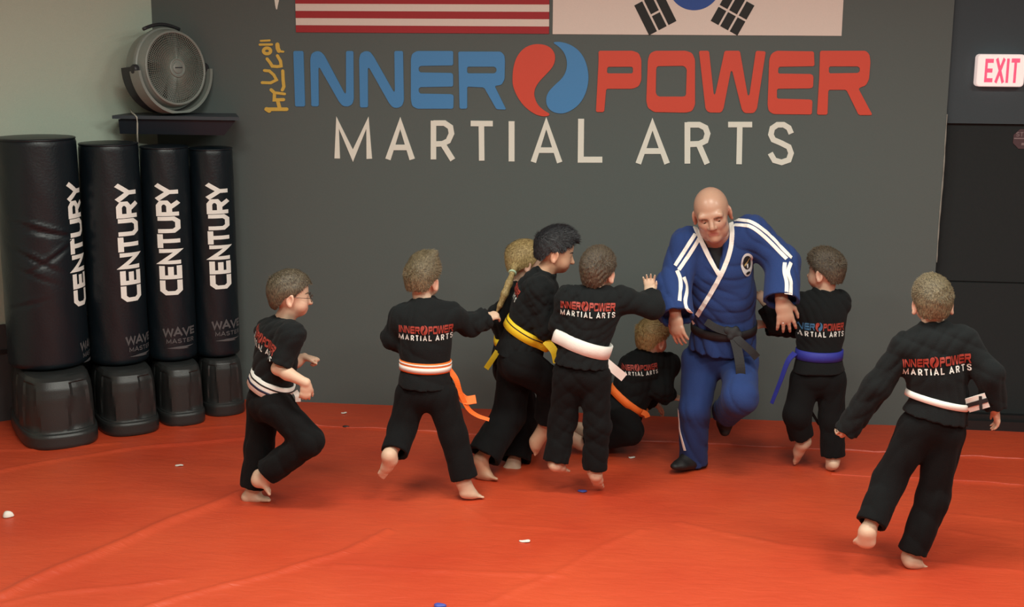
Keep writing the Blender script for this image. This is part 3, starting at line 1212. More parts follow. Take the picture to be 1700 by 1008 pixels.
# cord hanging off the shelf
cp = [on_y(x, y, SY + d) for x, y, d in ((217, 182, .16), (219, 187, .09), (224, 191, .02), (227.5, 195, -.012), (228, 205, -.012), (228, 222, -.01), (228.5, 236, .03), (229, 246, .12), (229, 252, .20))]
b = MB()
b.tube(cp, .0048, 8)
b.build('power_cord', m_cord, t, True)

# ------------------------------------------------------------------ scraps on the mat
m_scrap = mat('scrap_white', srgb(236, 232, 222), .6)
m_scrapb = mat('scrap_blue', srgb(70, 84, 170), .5)
m_scrapk = mat('scrap_black', srgb(40, 28, 28), .5)


def scrap(px, py, w, d, m, label, cat='scrap', dome=0.0):
    c = floor_at(px, py)
    n = 18
    V = []
    rr = random.Random(int(px * 7))
    ring = []
    for i in range(n):
        a = 2 * math.pi * i / n
        k = 1 + .14 * math.sin(3 * a + px) + .05 * rr.uniform(-1, 1)
        ring.append((w / 2 * k * math.cos(a), d / 2 * k * math.sin(a)))
    lv = [(1, .0), (1, .004), (.8, .004 + dome * .55), (.45, .004 + dome * .9), (.0001, .004 + dome)]
    for s_, z in lv:
        V += [(c[0] + x * s_, c[1] + y * s_, z + (.002 * math.sin(5 * x / w) if dome == 0 else 0)) for x, y in ring]
    Fc = []
    for j in range(4):
        for i in range(n):
            k = (i + 1) % n
            Fc.append((j * n + i, j * n + k, (j + 1) * n + k, (j + 1) * n + i))
    o = mesh_obj(cat.replace(' ', '_'), V, np.array(Fc), m, None, True)
    tag(o, label, cat)
    return o


scrap(13, 857, .055, .045, m_scrap, 'white dome shaped cap lying on the mat near the wide bag', 'cap', .022)
scrap(297, 773, .045, .020, m_scrap, 'thin white paper scrap on the mat between bags and the boy with glasses', 'scrap')
scrap(872, 899, .052, .024, m_scrap, 'white paper scrap alone on the open mat in front of the running group', 'scrap')
scrap(1049, 760, .036, .022, m_scrap, 'white paper scrap on the mat beside the instructor\'s planted foot', 'scrap')
scrap(571, 686, .036, .022, m_scrap, 'white paper scrap on the mat close to the grey wall', 'scrap')
scrap(967, 816, .048, .026, m_scrapb, 'blue scrap on the mat by the white belted boy\'s foot', 'scrap', .004)
scrap(730, 1006, .052, .034, m_scrapb, 'blue scrap alone at the open front of the mat', 'scrap', .006)
scrap(574, 709, .042, .018, m_scrapk, 'black scrap lying on the mat seam near the grey wall', 'scrap', .006)

# ------------------------------------------------------------------ implicit surfaces for people
def nz(v):
    v = np.asarray(v, float)
    return v / (np.linalg.norm(v) + 1e-12)


class Field:
    def __init__(s, lo, hi, h):
        s.h = h
        s.lo = np.array(lo, float)
        s.n = np.ceil((np.array(hi) - s.lo) / h).astype(int) + 1
        s.a = np.full(tuple(s.n), 1.0, dtype=np.float32)
        s.ax = [(s.lo[i] + h * np.arange(s.n[i])).astype(np.float32) for i in range(3)]

    def sub(s, lo, hi, m):
        i0 = np.clip(np.floor((np.array(lo) - m - s.lo) / s.h).astype(int), 0, s.n)
        i1 = np.clip(np.ceil((np.array(hi) + m - s.lo) / s.h).astype(int) + 1, 0, s.n)
        sl = tuple(slice(a, b) for a, b in zip(i0, i1))
        X = s.ax[0][sl[0]][:, None, None]
        Y = s.ax[1][sl[1]][None, :, None]
        Z = s.ax[2][sl[2]][None, None, :]
        return sl, X, Y, Z

    def mix(s, sl, d, k, op='u'):
        a = s.a[sl]
        if a.size == 0:
            return
        if op == 'u':
            if k <= 0:
                np.minimum(a, d, out=a)
            else:
                h = np.clip(.5 + .5 * (d - a) / k, 0, 1)
                a[...] = d + (a - d) * h - k * h * (1 - h)
        else:                                     # subtract
            k = max(k, 1e-5)
            h = np.clip(.5 - .5 * (a + d) / k, 0, 1)
            a[...] = a + (-d - a) * h + k * h * (1 - h)

    def cap(s, a, b, ra, rb, k=.01, flat=None, q=1.0, op='u', end=False, hollow=0.0, start=False):
        """tapered capsule; flat = axis along which it is squeezed by q; end = cut flat at b"""
        a = np.asarray(a, float)
        b = np.asarray(b, float)
        r = np.maximum(ra, rb)
        lo = np.minimum(a - ra, b - rb)
        hi = np.maximum(a + ra, b + rb)
        sl, X, Y, Z = s.sub(lo, hi, k + 2 * s.h)
        px, py, pz = X - a[0], Y - a[1], Z - a[2]
        ab = b - a
        L = np.linalg.norm(ab) + 1e-9
        if flat is not None:
            f = nz(flat)
            g = (1 / q - 1)
            dt = px * f[0] + py * f[1] + pz * f[2]
            px, py, pz = px + g * dt * f[0], py + g * dt * f[1], pz + g * dt * f[2]
            ab = ab + g * (ab @ f) * f
        t = np.clip((px * ab[0] + py * ab[1] + pz * ab[2]) / (ab @ ab + 1e-12), 0, 1)
        d = np.sqrt((px - t * ab[0]) ** 2 + (py - t * ab[1]) ** 2 + (pz - t * ab[2]) ** 2)
        rad = ra + t * (rb - ra)
        if hollow:
            inner = d - (rad - hollow)
        d = d - rad
        if flat is not None:
            d = d * (.5 + .5 * q)
        u = (b - a) / L
        if end or hollow:
            pl = (X - b[0]) * u[0] + (Y - b[1]) * u[1] + (Z - b[2]) * u[2]
            if hollow:
                d = np.maximum(d, -np.maximum(inner, -(pl + .05)))
            d = np.maximum(d, pl)
        if start:
            pl = -((X - a[0]) * u[0] + (Y - a[1]) * u[1] + (Z - a[2]) * u[2])
            d = np.maximum(d, pl)
        s.mix(sl, d, k, op)

    def ell(s, c, axes, rad, k=.01, op='u'):
        c = np.asarray(c, float)
        A = [nz(v) for v in axes]
        R = max(rad)
        sl, X, Y, Z = s.sub(c - R, c + R, k + 2 * s.h)
        px, py, pz = X - c[0], Y - c[1], Z - c[2]
        k0 = 0
        k1 = 0
        for v, r in zip(A, rad):
            w = px * v[0] + py * v[1] + pz * v[2]
            k0 = k0 + (w / r) ** 2
            k1 = k1 + (w / r ** 2) ** 2
        k0 = np.sqrt(k0)
        d = k0 * (k0 - 1) / np.maximum(np.sqrt(k1), 1e-6)
        s.mix(sl, d, k, op)

    def func(s, fn, lo, hi, k, op='u'):
        sl, X, Y, Z = s.sub(lo, hi, k + 2 * s.h)
        s.mix(sl, fn(X, Y, Z), k, op)

    def wrinkle(s, amp, freq, seed, an=(.8, .8, .9), cap=None):
        r = np.random.default_rng(seed)
        I = np.nonzero(np.abs(s.a) < .03)
        P = np.stack([s.ax[i][I[i]] for i in range(3)], 1).astype(np.float64)
        out = np.zeros(len(P))
        for j in range(5):
            d1 = nz(r.normal(size=3) * np.array(an))
            d2 = nz(r.normal(size=3))
            d3 = nz(r.normal(size=3))
            f = freq * r.uniform(.8, 2.1)
            ph = np.sin(P @ d1 * f + r.uniform(0, 6) + 1.1 * np.sin(P @ d2 * f * .28 + r.uniform(0, 6)))
            mask = np.clip(.25 + np.sin(P @ d3 * 9 + r.uniform(0, 6)) + .4 * np.sin(P @ d2 * 17 + r.uniform(0, 6)), 0, 1)
            out += mask * ((1 - np.abs(ph)) ** 1.6 * 1.5 - .5)   # long creases that come and go
        s.a[I] += (amp * np.clip(out, -1.6, 1.6)).astype(np.float32)

    def mesh(s):
        a = s.a
        ins = (a < 0)
        c = ins[:-1, :-1, :-1].astype(np.uint8)
        for dx in (0, 1):
            for dy in (0, 1):
                for dz in (0, 1):
                    if dx + dy + dz:
                        c = c + ins[dx:a.shape[0] - 1 + dx, dy:a.shape[1] - 1 + dy, dz:a.shape[2] - 1 + dz]
        I, J, K = np.nonzero((c > 0) & (c < 8))
        n = len(I)
        idx = np.full(c.shape, -1, dtype=np.int32)
        idx[I, J, K] = np.arange(n)
        acc = np.zeros((n, 3))
        cnt = np.zeros(n)
        cor = [(x, y, z) for x in (0, 1) for y in (0, 1) for z in (0, 1)]
        val = {q: a[I + q[0], J + q[1], K + q[2]].astype(np.float64) for q in cor}
        for q in cor:
            for ax in range(3):
                if q[ax] == 0:
                    p = list(q)
                    p[ax] = 1
                    p = tuple(p)
                    v0, v1 = val[q], val[p]
                    m = (v0 < 0) != (v1 < 0)
                    t = np.where(m, v0 / np.where(m, v0 - v1, 1), 0)
                    e = np.tile(np.array(q, float), (n, 1))
                    e[:, ax] = t
                    acc += e * m[:, None]
                    cnt += m
        V = s.lo + s.h * (np.stack([I, J, K], 1) + acc / cnt[:, None])
        quads = []
        for ax in range(3):
            u, w = (ax + 1) % 3, (ax + 2) % 3
            s0 = [slice(None)] * 3
            s1 = [slice(None)] * 3
            s0[ax] = slice(0, -1)
            s1[ax] = slice(1, None)
            A, Bv = ins[tuple(s0)], ins[tuple(s1)]
            E = np.nonzero(A != Bv)
            E = np.stack(E, 1)
            ok = (E[:, u] > 0) & (E[:, w] > 0) & (E[:, u] < a.shape[u] - 1) & (E[:, w] < a.shape[w] - 1)
            E = E[ok]
            sg_ = A[E[:, 0], E[:, 1], E[:, 2]]
            du = np.zeros(3, int)
            dw = np.zeros(3, int)
            du[u] = 1
            dw[w] = 1
            c00 = E - du - dw
            c10 = E - dw
            c11 = E
            c01 = E - du
            qd = np.stack([idx[tuple(c00.T)], idx[tuple(c10.T)], idx[tuple(c11.T)], idx[tuple(c01.T)]], 1)
            qd[~sg_] = qd[~sg_][:, ::-1]
            quads.append(qd)
        Q = np.concatenate(quads)
        Q = Q[(Q >= 0).all(1)]
        return V, Q


def relax(V, Q, it=1, lam=.5):
    E = np.concatenate([Q[:, [0, 1]], Q[:, [1, 2]], Q[:, [2, 3]], Q[:, [3, 0]]])
    for _ in range(it):
        acc = np.zeros_like(V)
        cnt = np.zeros(len(V))
        for ax in range(3):
            acc[:, ax] = np.bincount(E[:, 0], V[E[:, 1], ax], len(V)) + np.bincount(E[:, 1], V[E[:, 0], ax], len(V))
        cnt = np.bincount(E[:, 0], minlength=len(V)) + np.bincount(E[:, 1], minlength=len(V))
        V = V + lam * (acc / np.maximum(cnt, 1)[:, None] - V)
    return V


# ------------------------------------------------------------------ materials for people
def skin_mat(name, col):
    m = mat(name, col, .48, .04, 220, .05, spec=.4)
    nt = m.node_tree
    b = nt.nodes['Principled BSDF']
    at = nt.nodes.new('ShaderNodeAttribute')
    at.attribute_name = 'tint'
    mx = nt.nodes.new('ShaderNodeMix')
    mx.data_type = 'RGBA'
    mx.blend_type = 'MULTIPLY'
    mx.inputs['Factor'].default_value = 1.0
    src = b.inputs['Base Color'].links[0].from_socket
    nt.links.new(src, mx.inputs['A'])
    nt.links.new(at.outputs['Color'], mx.inputs['B'])
    nt.links.new(mx.outputs['Result'], b.inputs['Base Color'])
    b.inputs['Subsurface Weight'].default_value = .05
    b.inputs['Subsurface Radius'].default_value = (.012, .005, .003)
    return m


M_SKIN = skin_mat('skin_fair', srgb(216, 182, 156))
M_SKIN2 = skin_mat('skin_tan', srgb(206, 162, 132))
M_SKIN3 = skin_mat('skin_ruddy', srgb(182, 142, 120))
M_SKIN3.node_tree.nodes['Principled BSDF'].inputs['Roughness'].default_value = .34
M_GI = mat('gi_black_cotton', srgb(22, 25, 26), .9, .35, 300, .18, sheen=.03, spec=.2)
M_PANT = mat('trouser_black_cotton', srgb(15, 16, 17), .9, .35, 300, .18, sheen=.02, spec=.2)
M_BLUE = mat('gi_blue_cotton', srgb(38, 60, 112), .85, .35, 300, .10, sheen=.05, spec=.25)
M_TEE = mat('undershirt_black', srgb(30, 32, 34), .85, .2, 300, .1)
M_SOCK = mat('shoe_black', srgb(22, 21, 22), .6, .2, 200, .1)
M_BW = mat('belt_white', srgb(240, 236, 228), .7, .2, 250, .03)
M_BO = mat('belt_orange', srgb(250, 118, 40), .65, .2, 250, .05)
M_BY = mat('belt_yellow', srgb(242, 206, 34), .65, .2, 250, .05)
M_BB = mat('belt_blue', srgb(44, 50, 150), .65, .2, 250, .06)
M_BN = mat('belt_navy', srgb(28, 30, 62), .65, .2, 250, .06)
M_BK = mat('belt_black', srgb(26, 26, 28), .7, .2, 250, .1)
M_TXR = mat('print_red', srgb(160, 60, 48), .6)
M_TXB = mat('print_blue', srgb(58, 110, 150), .6)
M_TXW = mat('print_white', srgb(226, 230, 224), .6)
M_EYEW = mat('eye_white', srgb(226, 220, 212), .25)
M_EYED = mat('eye_dark', srgb(38, 28, 24), .2)


def hair_mat(name, c0, c1):
    m = mat(name, tuple((a + b) / 2 for a, b in zip(c0, c1)), .6, .25, 190, .0, stretch=(1, 1, .35))
    nt = m.node_tree
    b = nt.nodes['Principled BSDF']
    n = [x for x in nt.nodes if x.type == 'TEX_NOISE'][0]
    cr = nt.nodes.new('ShaderNodeValToRGB')
    cr.color_ramp.elements[0].position = .35
    cr.color_ramp.elements[0].color = c0 + (1,)
    cr.color_ramp.elements[1].position = .7
    cr.color_ramp.elements[1].color = c1 + (1,)
    nt.links.new(n.outputs['Fac'], cr.inputs['Fac'])
    nt.links.new(cr.outputs['Color'], b.inputs['Base Color'])
    return m


H_BROWN = hair_mat('hair_brown', srgb(60, 51, 40), srgb(106, 94, 73))
H_DARK = hair_mat('hair_dark_brown', srgb(54, 45, 38), srgb(104, 90, 70))
H_LIGHT = hair_mat('hair_light_brown', srgb(74, 64, 47), srgb(134, 118, 88))
H_BLOND = hair_mat('hair_blond', srgb(128, 106, 66), srgb(190, 166, 112))
H_BLACK = hair_mat('hair_black', srgb(22, 22, 25), srgb(46, 47, 52))


# ------------------------------------------------------------------ body building
def hand(f, W, d, n, s, L, curl=(.35, .4, .3), spread=.10, thumb=.8, fist=False):
    """W wrist, d finger direction, n back-of-hand normal, s = +1/-1 thumb side of cross(d, n)"""
    d = nz(d)
    n = nz(np.asarray(n, float) - d * (np.asarray(n, float) @ d))
    sd = np.cross(d, n) * s
    P = lambda x, y, z: W + d * x * L + sd * y * L + n * z * L
    f.cap(P(-.05, 0, 0), P(.22, .01, 0), .135 * L, .20 * L, .012, n, .62)
    f.cap(P(.22, .04, 0), P(.44, .03, 0), .20 * L, .215 * L, .010, n, .50)
    fl = (.40, .46, .43, .34)
    off = (.165, .055, -.055, -.160)
    for i in range(4):
        a = P(.46, off[i] + .02, .01)
        ang = 0
        yaw = (1.5 - i) * spread
        b0 = a
        for j, (sg, cu) in enumerate(zip((.46, .30, .24), curl)):
            ang += cu
            dir_ = nz((d * math.cos(yaw) + sd * math.sin(yaw)) * math.cos(ang) - n * math.sin(ang))
            b1 = b0 + dir_ * fl[i] * sg * L
            r0 = (.056, .050, .044)[j] * L
            r1 = (.050, .044, .036)[j] * L
            f.cap(b0, b1, r0, r1, .003 if j else .008)
            b0 = b1
    a = P(.12, .13, -.03)
    b_ = P(.30, .13 + .20 * thumb, -.08)
    c = P(.46, .13 + .26 * thumb, -.13)
    e = P(.56, .13 + .27 * thumb, -.16)
    f.cap(a, b_, .085 * L, .062 * L, .014)
    f.cap(b_, c, .058 * L, .050 * L, .004)
    f.cap(c, e, .050 * L, .038 * L, .003)


def foot(f, A, heel, toe, up, sc, toes=True):
    """A ankle joint, heel and toe = points on the sole"""
    heel = np.asarray(heel, float)
    toe = np.asarray(toe, float)
    t = toe - heel
    L = np.linalg.norm(t)
    t /= L
    up = nz(np.asarray(up, float) - t * (np.asarray(up, float) @ t))
    sd = np.cross(t, up)
    P = lambda x, y, z: heel + t * x * L + sd * y * L + up * z * L
    f.ell(P(.13, 0, .14), (t, sd, up), (.135 * L, .13 * L, .145 * L), .012)
    f.cap(P(.15, 0, .13), P(.55, 0, .10), .115 * L, .135 * L, .015, up, .8)
    f.cap(P(.50, .0, .105), P(.74, .0, .075), .15 * L, .17 * L, .015, up, .5)
    f.cap(A, P(.18, 0, .18), .034 * sc, .030 * sc, .02)
    f.cap(A, P(.45, 0, .17), .032 * sc, .028 * sc, .025)
    if toes:
        for i, (y, x1, r) in enumerate(((.115, 1.0, .055), (.045, .985, .042), (-.015, .955, .040), (-.07, .92, .038), (-.125, .87, .036))):
            f.cap(P(.74, y, .065), P(x1 - r, y * 1.05, r * 1.0), r * L * 1.05, r * L, .004)


def head(f, C, fr, up, s, man=False, thin=1.0):
    """cranium centre C, front and up axes, s = scale (1 = adult head .235 tall)"""
    fr = nz(fr)
    up = nz(np.asarray(up, float) - fr * (np.asarray(up, float) @ fr))
    rt = np.cross(fr, up)                      # person's right
    P = lambda r, f_, u: C + (rt * r + fr * f_ + up * u) * s
    ax = (rt, fr, up)
    f.ell(P(0, -.008, .012), ax, (.077 * s, .096 * s, .088 * s), .01)
    if man:
        f.ell(P(0, .030, -.045), ax, (.064 * s, .066 * s, .082 * s), .02)
        f.cap(P(-.032, .036, -.084), P(.032, .036, -.084), .031 * s, .031 * s, .025)
        f.ell(P(0, .070, -.108), ax, (.028 * s, .024 * s, .022 * s), .02)
        f.cap(P(-.026, .030, -.104), P(.026, .030, -.104), .026 * s, .026 * s, .02)
        f.cap(P(-.038, .077, .003), P(.038, .077, .003), .0185 * s, .0185 * s, .014)
        for k in (-1, 1):
            f.ell(P(k * .033, .094, -.014), ax, (.019 * s, .012 * s, .0115 * s), .012, 's')
            f.cap(P(k * .048, .062, -.034), P(k * .030, .072, -.044), .015 * s, .015 * s, .02)
        f.cap(P(0, .088, -.004), P(0, .106, -.040), .0085 * s, .012 * s, .010)
        f.ell(P(0, .104, -.046), ax, (.013 * s, .013 * s, .010 * s), .006)
        for k in (-1, 1):
            f.ell(P(k * .014, .095, -.048), ax, (.009 * s, .011 * s, .008 * s), .005)
        f.cap(P(-.021, .084, -.073), P(.021, .084, -.073), .0072 * s, .0072 * s, .006)
        f.cap(P(-.019, .083, -.083), P(.019, .083, -.083), .0072 * s, .0072 * s, .006)
        f.cap(P(-.027, .091, -.0835), P(0, .094, -.0765), .0024 * s, .0026 * s, .003, op='s')
        f.cap(P(.027, .091, -.0835), P(0, .094, -.0765), .0024 * s, .0026 * s, .003, op='s')
        for k in (-1, 1):
            f.cap(P(k * .022, .098, -.045), P(k * .031, .088, -.072), .0012 * s, .0012 * s, .008, op='s')
        f.cap(P(-.004, .098, .006), P(-.003, .098, -.004), .0015 * s, .0015 * s, .004, op='s')
    else:
        f.ell(P(0, .030, -.040), ax, (.062 * s, .062 * s, .068 * s), .02)
        f.ell(P(0, .058, -.083), ax, (.029 * s, .028 * s, .023 * s), .025)
        for k in (-1, 1):
            f.ell(P(k * .034, .050, -.055), ax, (.028 * s, .032 * s, .030 * s), .02)
            f.ell(P(k * .032, .096, -.018), ax, (.017 * s, .010 * s, .010 * s), .010, 's')
        f.cap(P(0, .086, -.016), P(0, .101, -.042), .008 * s, .011 * s, .010)
        f.ell(P(0, .102, -.044), ax, (.011 * s, .012 * s, .009 * s), .006)
        f.cap(P(-.017, .084, -.066), P(.017, .084, -.066), .0065 * s, .0065 * s, .006)
        f.cap(P(-.015, .082, -.074), P(.015, .082, -.074), .0065 * s, .0065 * s, .006)
    for k in (-1, 1):
        e = P(k * .079, -.006, -.026)
        out = nz(rt * k * .9 - fr * .45)
        a2 = nz(np.cross(out, up))
        f.ell(e, (out, a2, nz(up - fr * .2)), (.009 * s, .020 * s, .033 * s), .006)
        f.ell(e + out * .008 * s + fr * .003 * s, (out, a2, up), (.006 * s, .010 * s, .018 * s), .004, 's')
        f.ell(e + out * .004 * s - up * .027 * s + fr * .004 * s, (out, a2, up), (.007 * s, .010 * s, .009 * s), .004)
    return P


def tint_head(V, C, fr, up, s):
    fr = nz(fr)
    up = nz(np.asarray(up, float) - fr * (np.asarray(up, float) @ fr))
    rt = np.cross(fr, up)
    D = (V - C) / s
    return D @ rt, D @ fr, D @ up


def set_tint(o, col):
    me = o.data
    at = me.attributes.new('tint', 'FLOAT_COLOR', 'POINT')
    c4 = np.concatenate([col, np.ones((len(col), 1))], 1).astype(np.float32)
    at.data.foreach_set('color', c4.ravel())


def make_hair(C, fr, up, s, m, parent, style, seed, nst=6000, thick=.012, ln=.018):
    """cap of hair plus many short blades"""
    r = np.random.default_rng(seed)
    fr = nz(fr)
    up = nz(np.asarray(up, float) - fr * (np.asarray(up, float) @ fr))
    rt = np.cross(fr, up)
    P = lambda a, b, c: C + (rt * a + fr * b + up * c) * s
    ax = (rt, fr, up)
    f = Field(C - .17 * s - .02, C + .17 * s + .02, .004)
    top = style.get('top', 0.0)
    f.ell(P(0, -.008, .012), ax, (.077 * s + thick, .096 * s + thick, .088 * s + thick), .01)
    if top:
        f.ell(P(style.get('part', 0) * .02, .012 + style.get('fwd', 0), .030 + top * .45), ax, (.066 * s, .082 * s, .068 * s + top * .55), .03)
    if style.get('spike'):
        f.cap(P(.0, .02, .085), P(.006, .075 + style.get('fwd', 0), .088 + top), .035 * s, .018 * s, .03)
        f.cap(P(.03, .0, .085), P(.028, .045 + style.get('fwd', 0), .098 + top), .03 * s, .015 * s, .03)
        f.cap(P(-.03, .0, .085), P(-.026, .045 + style.get('fwd', 0), .092 + top), .03 * s, .015 * s, .03)
    f.ell(P(0, -.050, -.046), ax, (.056 * s, .038 * s + thick * .3, .050 * s), .03)
    fh = style.get('front', .045)
    eh = style.get('ear', -.012)
    bh = style.get('nape', -.085)
    fr_, up_, rt_ = fr, up, rt

    def cut(X, Y, Z):
        px, py, pz = (X - C[0]) / s, (Y - C[1]) / s, (Z - C[2]) / s
        b = px * fr_[0] + py * fr_[1] + pz * fr_[2]
        c = px * up_[0] + py * up_[1] + pz * up_[2]
        a = px * rt_[0] + py * rt_[1] + pz * rt_[2]
        line = np.where(b > .02, eh + (fh - eh) * np.clip((b - .02) / .055, 0, 1) ** .8, np.where(b > -.03, eh - .010 * np.clip((.02 - b) / .05, 0, 1), eh - .010 + (bh - eh + .010) * np.clip((-.03 - b) / .035, 0, 1)))
        return ((line - c) * -1.0) * -s * .7 * 1.0
    # subtract everything under the hair line (d<0 below the line)
    lo, hi = C - .17 * s - .02, C + .17 * s + .02
    f.func(lambda X, Y, Z: -cut(X, Y, Z), lo, hi, .006, 's')
    f.wrinkle(style.get('rough', .0015), style.get('freq', 110), seed)
    V, Q = f.mesh()
    V = relax(V, Q, 1)
    # blades
    me_n = np.zeros_like(V)
    fn = np.cross(V[Q[:, 2]] - V[Q[:, 0]], V[Q[:, 3]] - V[Q[:, 1]])
    for k in range(4):
        for a_ in range(3):
            me_n[:, a_] += np.bincount(Q[:, k], fn[:, a_], len(V))
    me_n /= np.linalg.norm(me_n, axis=1)[:, None] + 1e-9
    D = (V - C) / s
    nn = (me_n @ up) > -.75
    cand = np.nonzero(nn & ((np.linalg.norm(D, axis=1) > .07)))[0]
    ids = r.choice(cand, nst)
    B0 = V[ids]
    N0 = me_n[ids]
    comb = fr * style.get('combf', .5) + rt * style.get('combr', 0) + up * style.get('combu', -.35)
    # above: hair on sides falls downwards
    side = np.clip(1 - (D[ids] @ up) / .07, 0, 1)[:, None]
    dirv = N0 * style.get('lift', .45) * .35 + comb[None] * (1 - side * .6) + (-up)[None] * side * .7 + r.normal(size=(nst, 3)) * .09
    dirv -= N0 * np.minimum(0, (dirv * N0).sum(1) - .12)[:, None]
    dirv /= np.linalg.norm(dirv, axis=1)[:, None]
    ll = ln * r.uniform(.5, 1.25, nst)[:, None] * (1 - .55 * side)
    wv = np.cross(dirv, N0)
    wv /= np.linalg.norm(wv, axis=1)[:, None] + 1e-9
    wd = .0011
    B0 = B0 - N0 * .002
    m1 = B0 + dirv * ll * .55 + N0 * ll * .08
    tp = B0 + dirv * ll - up * ll * .10
    VV = np.concatenate([B0 - wv * wd, B0 + wv * wd, m1 - wv * wd * .8, m1 + wv * wd * .8, tp])
    i = np.arange(nst)
    T1 = np.stack([i, i + nst, i + 3 * nst, i + 2 * nst], 1)
    T2 = np.stack([i + 2 * nst, i + 3 * nst, i + 4 * nst, i + 4 * nst], 1)
    n0 = len(V)
    allV = np.concatenate([V, VV])
    faces = [tuple(q) for q in Q.tolist()] + [tuple(q) for q in (T1 + n0).tolist()] + [tuple(q[:3]) for q in (T2 + n0).tolist()]
    return mesh_obj('hair', allV, faces, m, parent, True)


def bvh_of(V, Q):
    return BVHTree.FromPolygons([tuple(v) for v in V.tolist()], Q.tolist())


def ring_pts(bvh, c, axis, fwd, n, R=.5):
    """radius of the garment about c, in the plane across axis"""
    axis = nz(axis)
    x = nz(np.asarray(fwd) - axis * (np.asarray(fwd) @ axis))
    y = np.cross(axis, x)
    out = []
    for i in range(n):
        a = 2 * math.pi * i / n
        d = x * math.cos(a) + y * math.sin(a)
        rr = None
        best = None
        # march outward: last surface within a short reach of the axis
        tot = 0.0
        for _ in range(5):
            hit = bvh.ray_cast(Vector(np.asarray(c) + d * tot), Vector(d), R - tot)
            if hit[0] is None:
                break
            tot += hit[3] + .0004
            best = tot
        out.append(best if best else np.nan)
    out = np.array(out)
    if np.isnan(out).any():
        out[np.isnan(out)] = np.nanmedian(out)
    return out, x, y


def belt(bvh, c, axis, fwd, hgt, m, parent, thick=.0045, name='belt', ofs=.0, lim=None):
    n = 72
    axis = nz(axis)
    rads = []
    for t in (-.35, 0, .35):
        rd, x, y = ring_pts(bvh, np.asarray(c) + axis * hgt * t, axis, fwd, n, lim or .18)
        rads.append(rd)
    med = np.median(rads[1])
    rads = [np.clip(r_, med * .55, med * 1.55) for r_ in rads]
    mx_ = np.max(rads, 0)
    for _ in range(3):
        mx_ = np.maximum(mx_, (np.roll(mx_, 1) + np.roll(mx_, -1)) / 2)
    mx_ = (np.roll(mx_, 1) + np.roll(mx_, -1) + 2 * mx_) / 4
    V = []
    for i in range(n):
        a = 2 * math.pi * i / n
        d = x * math.cos(a) + y * math.sin(a)
        for (dr, dz) in ((-.004, -.5), (thick, -.47), (thick + .0015, 0), (thick, .47), (-.004, .5)):
            V.append(np.asarray(c) + d * (mx_[i] + dr + ofs) + axis * (hgt * dz))
    Fc = []
    for i in range(n):
        j = (i + 1) % n
        for k in range(5):
            l = (k + 1) % 5
            Fc.append((i * 5 + k, j * 5 + k, j * 5 + l, i * 5 + l))
    o = mesh_obj(name, V, np.array(Fc), m, parent, True)
    fix_normals(o)
    return o, mx_, x, y


def belt_stripe(c, axis, mx_, x, y, lo, hi, m, parent, off):
    axis = nz(axis)
    n = len(mx_)
    V = []
    for i in range(n):
        a = 2 * math.pi * i / n
        d = x * math.cos(a) + y * math.sin(a)
        for (dr, dz) in ((0, lo), (off, lo), (off, hi), (0, hi)):
            V.append(np.asarray(c) + d * (mx_[i] + dr) + axis * dz)
    Fc = []
    for i in range(n):
        j = (i + 1) % n
        for k in range(4):
            l = (k + 1) % 4
            Fc.append((i * 4 + k, j * 4 + k, j * 4 + l, i * 4 + l))
    o = mesh_obj('belt_stripe', V, np.array(Fc), m, parent, True)
    return fix_normals(o)


def catmull(P, n=6):
    P = [np.asarray(p, float) for p in P]
    if len(P) < 3:
        return [P[0] + (P[-1] - P[0]) * t for t in np.linspace(0, 1, n)]
    Q = [2 * P[0] - P[1]] + P + [2 * P[-1] - P[-2]]
    out = []
    for i in range(1, len(Q) - 2):
        a, b, c, d = Q[i - 1:i + 3]
        for k in range(n):
            t = k / n
            out.append(.5 * (2 * b + (c - a) * t + (2 * a - 5 * b + 4 * c - d) * t * t + (3 * b - a - 3 * c + d) * t ** 3))
    out.append(P[-1])
    return out


def ribbon(P, width, nrm, m, parent, name='belt_tail', th=.005, twist=0.0):
    """strap of rectangular section along a path; nrm = facing direction"""
    P = catmull(P)
    n = len(P)
    V = []
    for i, p in enumerate(P):
        d = nz(P[min(i + 1, n - 1)] - P[max(i - 1, 0)])
        nn = np.asarray(nrm, float)
        if twist:
            a = twist * i / (n - 1)
            nn = nn * math.cos(a) + np.cross(d, nn) * math.sin(a)
        w = nz(np.cross(d, nn))
        nn = np.cross(w, d)
        wd = width(i / (n - 1)) if callable(width) else width
        for sx, sn in ((-1, -1), (1, -1), (1, 1), (-1, 1)):
            V.append(p + w * sx * wd / 2 + nn * sn * th / 2)
    Fc = [(3, 2, 1, 0), tuple((n - 1) * 4 + k for k in range(4))]
    for i in range(n - 1):
        for k in range(4):
            l = (k + 1) % 4
            Fc.append((i * 4 + k, i * 4 + l, (i + 1) * 4 + l, (i + 1) * 4 + k))
    o = mesh_obj(name, V, Fc, m, parent)
    fix_normals(o)
    return o


def cast_px(bvh, x, y):
    d = ray(x, y)
    h = bvh.ray_cast(Vector(CC), Vector(nz(d)))
    if h[0] is None:
        h2 = None
        return None
    return np.array(h[0])


